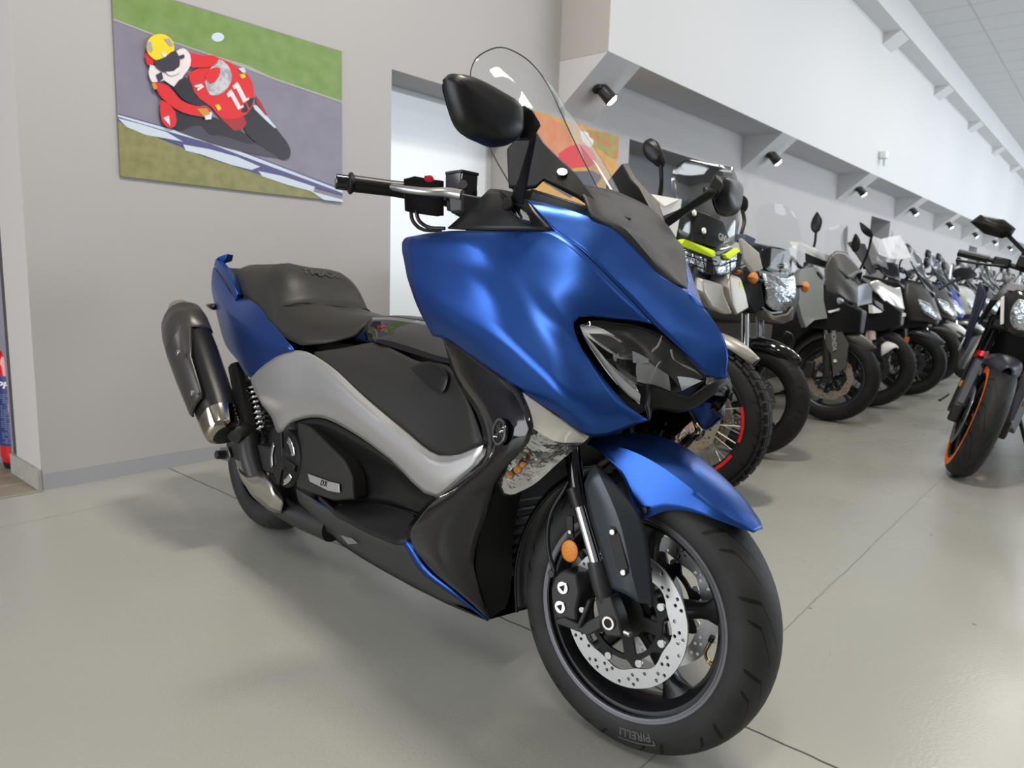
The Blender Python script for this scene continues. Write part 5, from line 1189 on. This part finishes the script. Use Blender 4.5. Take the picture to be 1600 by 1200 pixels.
# lamp mask
hl2=obj('headlight',pillow([Vector((.02,y,z)) for y,z in ((-.10,.96),(.10,.96),(.125,.90),(.07,.76),(0,.72),(-.07,.76),(-.125,.90))],(1,0,-.15),.06,.10,n=3,crease=range(9)),M_lampdark,t,smooth=50)
for s in (-1,1):
    obj('day_light',slab([Vector((.045,s*y,z)) for y,z in ((.118,.90),(.128,.885),(.085,.765),(.072,.775))],(.025,0,0)),M_wht,hl2,bevel=.004,label='white daytime light')
    obj('mask_wing',slab([Vector((.03,s*y,z)) for y,z in ((.05,.965),(.11,.965),(.125,.925),(.06,.93))],(.02,0,0)),mat('grey_mask',(.30,.30,.31),.35),hl2,bevel=.004)
obj('lamp_glass',pillow([Vector((.075,y,z)) for y,z in ((-.06,.90),(.06,.90),(.07,.86),(.03,.77),(-.03,.77),(-.07,.86))],(1,0,0),.02,.01),M_lampglass,hl2)
for s in (-1,1):
    obj('tank_wing',slab([Vector((x,s*y,z)) for x,y,z in ((-.02,.20,.88),(-.12,.25,.93),(-.22,.22,.92),(-.26,.21,.70),(-.15,.20,.56),(-.05,.19,.60),(-.03,.195,.72))],(0,-s*.015,0)),M_navy,t,bevel=.006,smooth=40)
    obj('tank_side',slab([Vector((x,s*y,z)) for x,y,z in ((-.03,.17,.86),(-.04,.09,.90),(-.3,.13,.98),(-.45,.17,.92),(-.3,.19,.72))],(0,-s*.01,0)),M_tex,t,bevel=.004)
    obj('wing_decal',slab([Vector((x,s*y,z)) for x,y,z in ((-.03,.202,.66),(-.04,.203,.62),(-.13,.211,.58),(-.14,.211,.61))],(0,s*.004,0)),M_paper,t,label='pale wing decal')
obj('radiator',box((-.27,0,.58),(.05,.30,.30)),M_hull,t,bevel=.01)
gen_rear(t,1.47,.31,.17,M_navy,.83,.15,rr=.205,tank=1.0,eng=M_cast)
hbK=obj('handlebar',tube([(-.27,-.39,1.045),(-.25,-.2,1.045),(-.23,0,1.03),(-.25,.2,1.045),(-.27,.39,1.045)],.013),M_satin,t)
for s in (-1,1):
    obj('grip',tube([(-.28,s*.40,1.045),(-.255,s*.26,1.046)],.020,sm=False),M_satin,hbK)
    obj('switch_housing',box((-.25,s*.20,1.045),(.06,.08,.05)),M_satin,hbK,bevel=.01)
    obj('brake_lever',tube([(-.19,s*.18,1.03),(-.18,s*.28,1.015),(-.2,s*.39,1.005)],.007),M_satin,hbK)
    obj('reservoir',box((-.20,s*.10,1.07),(.06,.075,.06)),M_satin,hbK,bevel=.008)
    pts=[Vector((-.20,s*y,z)) for y,z in ((.40,1.20),(.37,1.245),(.26,1.245),(.20,1.215),(.205,1.18),(.24,1.155),(.32,1.16))]
    m_=obj('mirror',pillow(pts,(1,0,.1),.05,.015,n=3,crease=range(9)),M_satin,t,smooth=40)
    obj('mirror_stem',tube([(-.21,s*.24,1.19),(-.22,s*.13,1.12),(-.22,s*.115,1.05)],.010,None,8,sm=False),M_satin,m_)
obj('side_stand',tube([(-.75,.14,.30),(-.72,.30,.06)],.012,sm=False),M_cast,t)
obj('brake_pedal',tube([(-.62,-.2,.28),(-.5,-.22,.25)],.008,sm=False),M_cast,t)

def dup(o,par=None):
    c=o.copy();COL.objects.link(c)
    if par: c.parent=par
    for ch in o.children: dup(ch,c)
    return c
c=dup(t);c.matrix_world=Frame(5.35,2.9,-.02,.1,math.radians(130.4887)).M
c['label']='second naked motorcycle, mostly hidden behind the leaning slate blue one'
for k in (t,c): k['group']='naked motorcycles in the right row'
def srgb(r,g,b):
    f=lambda c:(c/255/12.92) if c/255<.04045 else ((c/255+.055)/1.055)**2.4
    return (f(r),f(g),f(b))
PICM=[]
def pm(name,c,noise=None):
    m=mat('print_'+name,srgb(*c),.38,noise=noise);return m
def picture(name,s0,s1,z0,z1,shapes,label,cat,mats,extra=None):
    """flat printed panel; shapes = (material index, smooth, [(s,z)...]) stacked a hair apart"""
    bm=NB();box(((s1-s0)/2,.0025,(z1-z0)/2),(s1-s0,.005,z1-z0),bm)
    for f in bm.faces:f.material_index=0
    d=0
    for mi,sm,pts in shapes:
        d+=1
        P_=[Vector((s-s0,-.0004*d-.0002,z-z0)) for s,z in pts]
        if sm:P_=spline(P_+[P_[0]],sm)[:-1]
        P_=[Vector((min(max(q.x,0),s1-s0),q.y,min(max(q.z,0),z1-z0))) for q in P_]
        f=bm.faces.new([bm.verts.new(q) for q in P_]);f.material_index=mi;f.normal_update()
        if f.normal.y>0:f.normal_flip()
    bmesh.ops.triangulate(bm,faces=[f for f in bm.faces if len(f.verts)>4])
    o=obj(name,bm,mats,None,smooth=0)
    o.matrix_world=ROOM@T3(s0,-.0075,z0)
    return tag(o,label,cat)
def wc(cx,cy):
    """crop pixel of the large poster -> (s,z) on the wall"""
    X=hit(150+cx/3.637,cy/3.637,WA+WN*.005,WN)-WA;return (float(X@WD),float(X[2]))
def sh(mi,sm,pts): return (mi,sm,[wc(*q) for q in pts])
def ell(cx,cy,rx,ry,n=14,rot=0): return [(cx+rx*math.cos(k*2*PI/n)*math.cos(rot)-ry*math.sin(k*2*PI/n)*math.sin(rot),cy+rx*math.cos(k*2*PI/n)*math.sin(rot)+ry*math.sin(k*2*PI/n)*math.cos(rot)) for k in range(n)]
mats=[pm('tarmac',(128,124,142),(9,srgb(138,134,150),.3,.7)),pm('grass',(112,142,72),(14,srgb(128,152,92),.35,.65)),pm('grass_low',(128,128,74),(22,srgb(146,142,92),.35,.65)),
 pm('kerb_white',(205,218,232)),pm('kerb_navy',(84,80,132)),pm('shadow',(74,70,84)),pm('black',(42,38,48)),pm('red',(222,38,44)),pm('dark_red',(168,40,46)),
 pm('yellow',(246,214,38)),pm('white',(236,226,230)),pm('visor',(58,52,66)),pm('glass',(160,160,172),(40,srgb(205,205,210),.4,.6)),pm('pale',(168,168,160)),pm('gold',(206,150,40))]
S_=[
 sh(1,0,[(80,-120),(600,55),(1393,292),(1400,576),(1200,508),(1000,440),(860,372),(700,325),(450,240),(280,175),(92,104),(84,0)]),
 sh(13,0,[(92,104),(280,175),(450,240),(700,325),(860,372),(1000,440),(1200,508),(1400,576),(1400,586),(1200,518),(1000,450),(700,334),(450,250),(280,186),(92,114)]),
 sh(1,2,ell(490,158,18,12)),sh(3,2,ell(690,212,36,26)),
 sh(2,0,[(122,690),(300,760),(470,840),(640,900),(900,985),(1180,1070),(1330,1138),(1000,1106),(135,1006)]),
 sh(4,0,[(120,645),(380,718),(640,790),(930,898),(1200,1000),(1405,1075),(1405,1112),(1100,1030),(900,985),(640,900),(480,830),(300,760),(121,690)]),
 sh(3,0,[(120,652),(380,724),(640,796),(930,905),(1200,1008),(1405,1085),(1405,1098),(1200,1024),(930,925),(640,815),(380,740),(120,664)]),
 sh(3,1,[(121,672),(250,706),(400,752),(490,806),(400,788),(280,768),(170,722)]),
 sh(3,1,[(492,822),(640,848),(800,892),(930,948),(880,966),(760,936),(600,880),(505,856)]),
 sh(3,1,[(918,972),(1050,1000),(1240,1062),(1230,1090),(1080,1050),(940,1002)]),
 sh(3,0,[(1215,1086),(1404,1136),(1404,1152),(1290,1136)]),
 sh(5,2,[(455,745),(560,700),(700,720),(860,800),(1000,850),(1085,900),(1000,892),(820,862),(640,812)]),
 sh(6,2,[(420,640),(560,640),(700,680),(840,760),(900,820),(800,800),(700,770),(640,768),(590,716),(520,728),(470,748),(430,720)]),
 sh(6,2,[(815,660),(860,610),(930,625),(985,690),(1050,770),(1100,850),(1095,895),(1060,908),(1010,880),(930,830),(850,760)]),
 sh(3,0,[(888,600),(905,598),(970,665),(1018,725),(1010,730),(960,685),(895,620)]),
 sh(8,1,[(700,672),(830,655),(850,700),(830,735),(780,745)]),
 sh(8,0,[(900,540),(935,590),(970,660),(955,655),(905,590)]),
 sh(7,2,[(520,420),(580,385),(700,335),(800,385),(868,440),(892,520),(885,590),(850,650),(760,678),(700,668),(650,610),(580,560),(535,490)]),
 sh(6,1,[(818,640),(828,600),(870,560),(892,556),(880,600),(850,640)]),
 sh(7,0,[(838,578),(846,574),(870,625),(862,632)]),
 sh(12,2,[(612,470),(640,400),(690,338),(742,372),(766,432),(742,500),(690,540),(640,540)]),
 sh(7,2,[(610,440),(650,390),(700,390),(690,440),(640,480)]),
 sh(10,0,[(735,535),(760,510),(775,532),(815,606),(829,598),(833,610),(800,626),(793,612),(757,548),(744,556)]),
 sh(10,0,[(768,492),(795,467),(809,488),(847,562),(859,555),(863,567),(829,586),(822,570),(788,503),(776,510)]),
 sh(9,0,[(808,428),(832,420),(843,440),(822,450)]),sh(9,0,[(668,600),(692,596),(705,622),(686,632)]),
 sh(10,0,[(548,490),(590,478),(606,496),(570,520),(566,506),(590,494),(560,500)]),
 sh(3,1,[(800,392),(830,385),(842,405),(838,420),(820,412)]),
 # rider
 sh(7,2,[(272,310),(290,300),(330,330),(320,370),(290,375),(275,345)]),
 sh(7,2,[(520,300),(600,318),(660,318),(690,335),(650,378),(580,385),(520,380),(490,330)]),
 sh(10,2,[(300,372),(350,380),(440,300),(490,278),(525,312),(525,380),(490,430),(440,500),(380,460),(310,470),(290,420)]),
 sh(6,2,[(430,500),(500,440),(530,470),(560,550),(620,600),(560,600),(490,570)]),
 sh(7,2,[(320,470),(400,490),(470,570),(560,605),(640,620),(640,660),(560,660),(480,640),(400,590),(350,540)]),
 sh(7,2,[(358,570),(400,590),(440,640),(440,720),(400,728),(365,690)]),
 sh(10,0,[(372,672),(405,660),(412,716)]),sh(10,1,[(600,640),(650,640),(645,680),(612,684)]),
 sh(14,1,[(562,620),(620,618),(638,650),(600,664)]),sh(14,1,[(305,478),(325,472),(340,505),(320,512)]),
 sh(11,0,[(330,430),(362,412),(372,450),(345,470)]),sh(11,0,[(460,322),(490,312),(492,332),(468,340)]),
 sh(9,2,ell(355,274,80,76,14,.5)),
 sh(11,2,[(318,350),(380,330),(440,292),(462,330),(462,380),(430,412),(370,412),(330,385)]),
 sh(10,2,[(385,412),(430,408),(462,385),(466,405),(440,428),(400,430)]),
 sh(13,1,[(278,245),(300,240),(312,290),(300,304),(282,285)]),sh(13,1,[(372,226),(402,222),(428,262),(410,270)]),
 sh(10,1,[(360,308),(384,304),(388,326),(366,328)]),
]
picture('poster',.348,1.447,1.268,2.02,S_,'racing poster of a rider in yellow helmet on red bike number 11','poster',mats)
def wc2(x,y):
    X=hit(x,y,WA+WN*.005,WN)-WA;return (float(X@WD),float(X[2]))
m2=[pm('autumn',(206,140,72),(9,srgb(214,168,60),.3,.7)),pm('rust',(214,150,110),(6,srgb(220,120,70),.35,.65)),pm('green_leaf',(150,160,80),(14,srgb(190,120,50),.4,.6)),mats[7],mats[10],mats[5]]
def s2(mi,sm,pts): return (mi,sm,[wc2(*q) for q in pts])
picture('poster',3.015,4.07,1.27,2.02,[s2(1,2,[(834,180),(880,195),(895,225),(880,260),(860,280),(836,250)]),s2(2,2,[(915,202),(966,212),(966,250),(940,235),(920,222)]),s2(3,2,[(872,240),(900,225),(925,235),(932,252),(900,262),(875,262)]),s2(4,2,[(905,205),(918,208),(922,222),(910,222)]),s2(4,2,[(912,216),(926,218),(926,226),(914,226)]),s2(5,2,[(840,262),(890,268),(940,275),(930,290),(850,285)])],
 'orange autumn coloured poster seen through the blue scooter windscreen','poster',m2)
# ------------------------------------------------------------------ fire extinguisher
fx=hit(36,727,A_([0,0,0.]),UP)
d=(A_([0,0,0])-fx);yaw=math.atan2(-fx[1],-fx[0])
EM=Matrix.Translation((fx[0],fx[1],.001))@Matrix.Rotation(yaw,4,'Z')@Matrix.Diagonal((1.43,1.43,1,1))      # local +x faces the camera
t=empty('fire_extinguisher',EM,'red fire extinguisher with blue label standing behind the wall end','fire extinguisher')
M_fred=mat('extinguisher_red',(.55,.008,.010),.15,0,coat=.5)
obj('cylinder',fixn(lathe([(0,.012),(.040,.012),(.052,.03),(.056,.06),(.056,.46),(.053,.49),(.040,.52),(.020,.535),(.018,.55),(0,.55)],(0,0,0),(0,0,1),None,40)),M_fred,t)
obj('foot_ring',fixn(lathe([(.036,0),(.048,0),(.052,.025),(.04,.02)],(0,0,0),(0,0,1),None,32)),M_satin,t)
lb=obj('label_sleeve',lathe([(.0566,.105),(.0566,.415)],(0,0,0),(0,0,1),None,40),mat('label_blue',srgb(38,50,104),.35),t,label='blue printed label')
def bend(bm,z):
    bmesh.ops.triangulate(bm,faces=[f for f in bm.faces if len(f.verts)>4])
    for v in bm.verts:
        a=v.co.x/.057;r=.0570+v.co.z
        v.co=Vector((r*math.cos(a),r*math.sin(a),z+v.co.y))
    return bm
M_prt=mat('label_white',srgb(225,228,235),.4)
obj('label_letters',bend(xf(text('PHAA',.040,.0006,shear=.2,bold=.0012),T3(-.010,0,0)),.375),M_prt,lb,label='white capital letters')
ln=NB()
random.seed(3)
for k in range(26):
    z=.335-k*.0085
    L_=random.uniform(.08,.13);x0=-.05
    for j in range(12):
        if random.random()<.8: box((x0+j*.0105,z-.0,0),(.0085,.0028,.0006),ln)
bend(ln,0)
obj('label_text_lines',ln,mat('label_grey',srgb(120,130,170),.4),lb)
obj('label_pictogram',bend(box((-.012,.277,0),(.032,.036,.0006)),0),M_prt,lb)
obj('valve',disc((0,0,.55),(0,0,1),.016,.05),M_steel,t)
obj('hose',tube([(0,.0,.585),(0,-.03,.585),(0,-.065,.565),(.01,-.085,.50),(.02,-.085,.38),(.02,-.08,.25)],.011,None,8),M_satin,t)
obj('handle',slab([Vector((x,y,z)) for x,y,z in ((-.012,-.02,.615),(-.012,.05,.625),(-.012,.05,.645),(-.012,-.02,.63))],(.024,0,0)),M_cast,t,bevel=.002)
# ================================================================== CAMERA + LIGHT
cd=bpy.data.cameras.new('camera');co=bpy.data.objects.new('camera',cd);COL.objects.link(co)
cd.sensor_fit='HORIZONTAL';cd.sensor_width=36;cd.lens=FPX/1600*36;cd.clip_start=.02
Rm=Matrix(((CR[0],CU[0],-CF[0],0),(CR[1],CU[1],-CF[1],0),(CR[2],CU[2],-CF[2],CAMH),(0,0,0,1)))
co.matrix_world=Rm;SC.camera=co
cd.dof.use_dof=True;cd.dof.focus_distance=1.55;cd.dof.aperture_fstop=5.6
W=bpy.data.worlds.new('world');SC.world=W;W.use_nodes=True
bg=W.node_tree.nodes['Background'];bg.inputs[0].default_value=(.97,.98,1.0,1);bg.inputs[1].default_value=.20
def area(name,c,size,power,col,aim=None,shape='RECTANGLE'):
    d=bpy.data.lights.new(name,'AREA');d.shape=shape;d.size=size[0];d.size_y=size[1];d.energy=power;d.color=col
    o=bpy.data.objects.new(name,d);COL.objects.link(o)
    X=ROOM.to_3x3()
    if aim is None: z=Vector((0,0,1))
    else: z=(ROOM@Vector(c)-ROOM@Vector(aim)).normalized()
    x=X@Vector((1,0,0));x=(x-z*x.dot(z)).normalized();y=z.cross(x)
    o.matrix_world=Matrix(((x.x,y.x,z.x,0),(x.y,y.y,z.y,0),(x.z,y.z,z.z,0),(0,0,0,1)))
    o.location=ROOM@Vector(c);return o
for k,s in enumerate((-2.4,4.6,7.8,10.8,14,18,22,27,32,38)):
    area('ceiling_lamp',(s,-2.7 if k>0 else -3.4,4.47),(1.4,.35),(70,46,44,42,40,40,40,40,40,40)[k],(1,.93,.83) if k<1 else (1,.96,.90) if k<4 else (.94,.96,1))
area('ceiling_lamp',(.75,-2.25,4.47),(.7,.35),118,(1,.93,.82))
for k,s in enumerate((.8,5.5,11,18,26,34)):
    area('ceiling_lamp',(s,-6.4,4.47),(2.4,.5),18 if k<2 else 40,(1,.95,.86) if k<1 else (.94,.96,1))
area('shop_window',(-5.0,.3,1.8),(6.2,2.9),330,(.93,.96,1),(1.0,-1.6,.9))
for s in (8,16,24,32):
    area('shop_window',(s,-8.9,1.9),(7.0,2.8),340,(.84,.92,1),(s,0,1.4))
SC.view_settings.view_transform='Standard';SC.view_settings.look='None';SC.view_settings.exposure=0;SC.view_settings.gamma=1
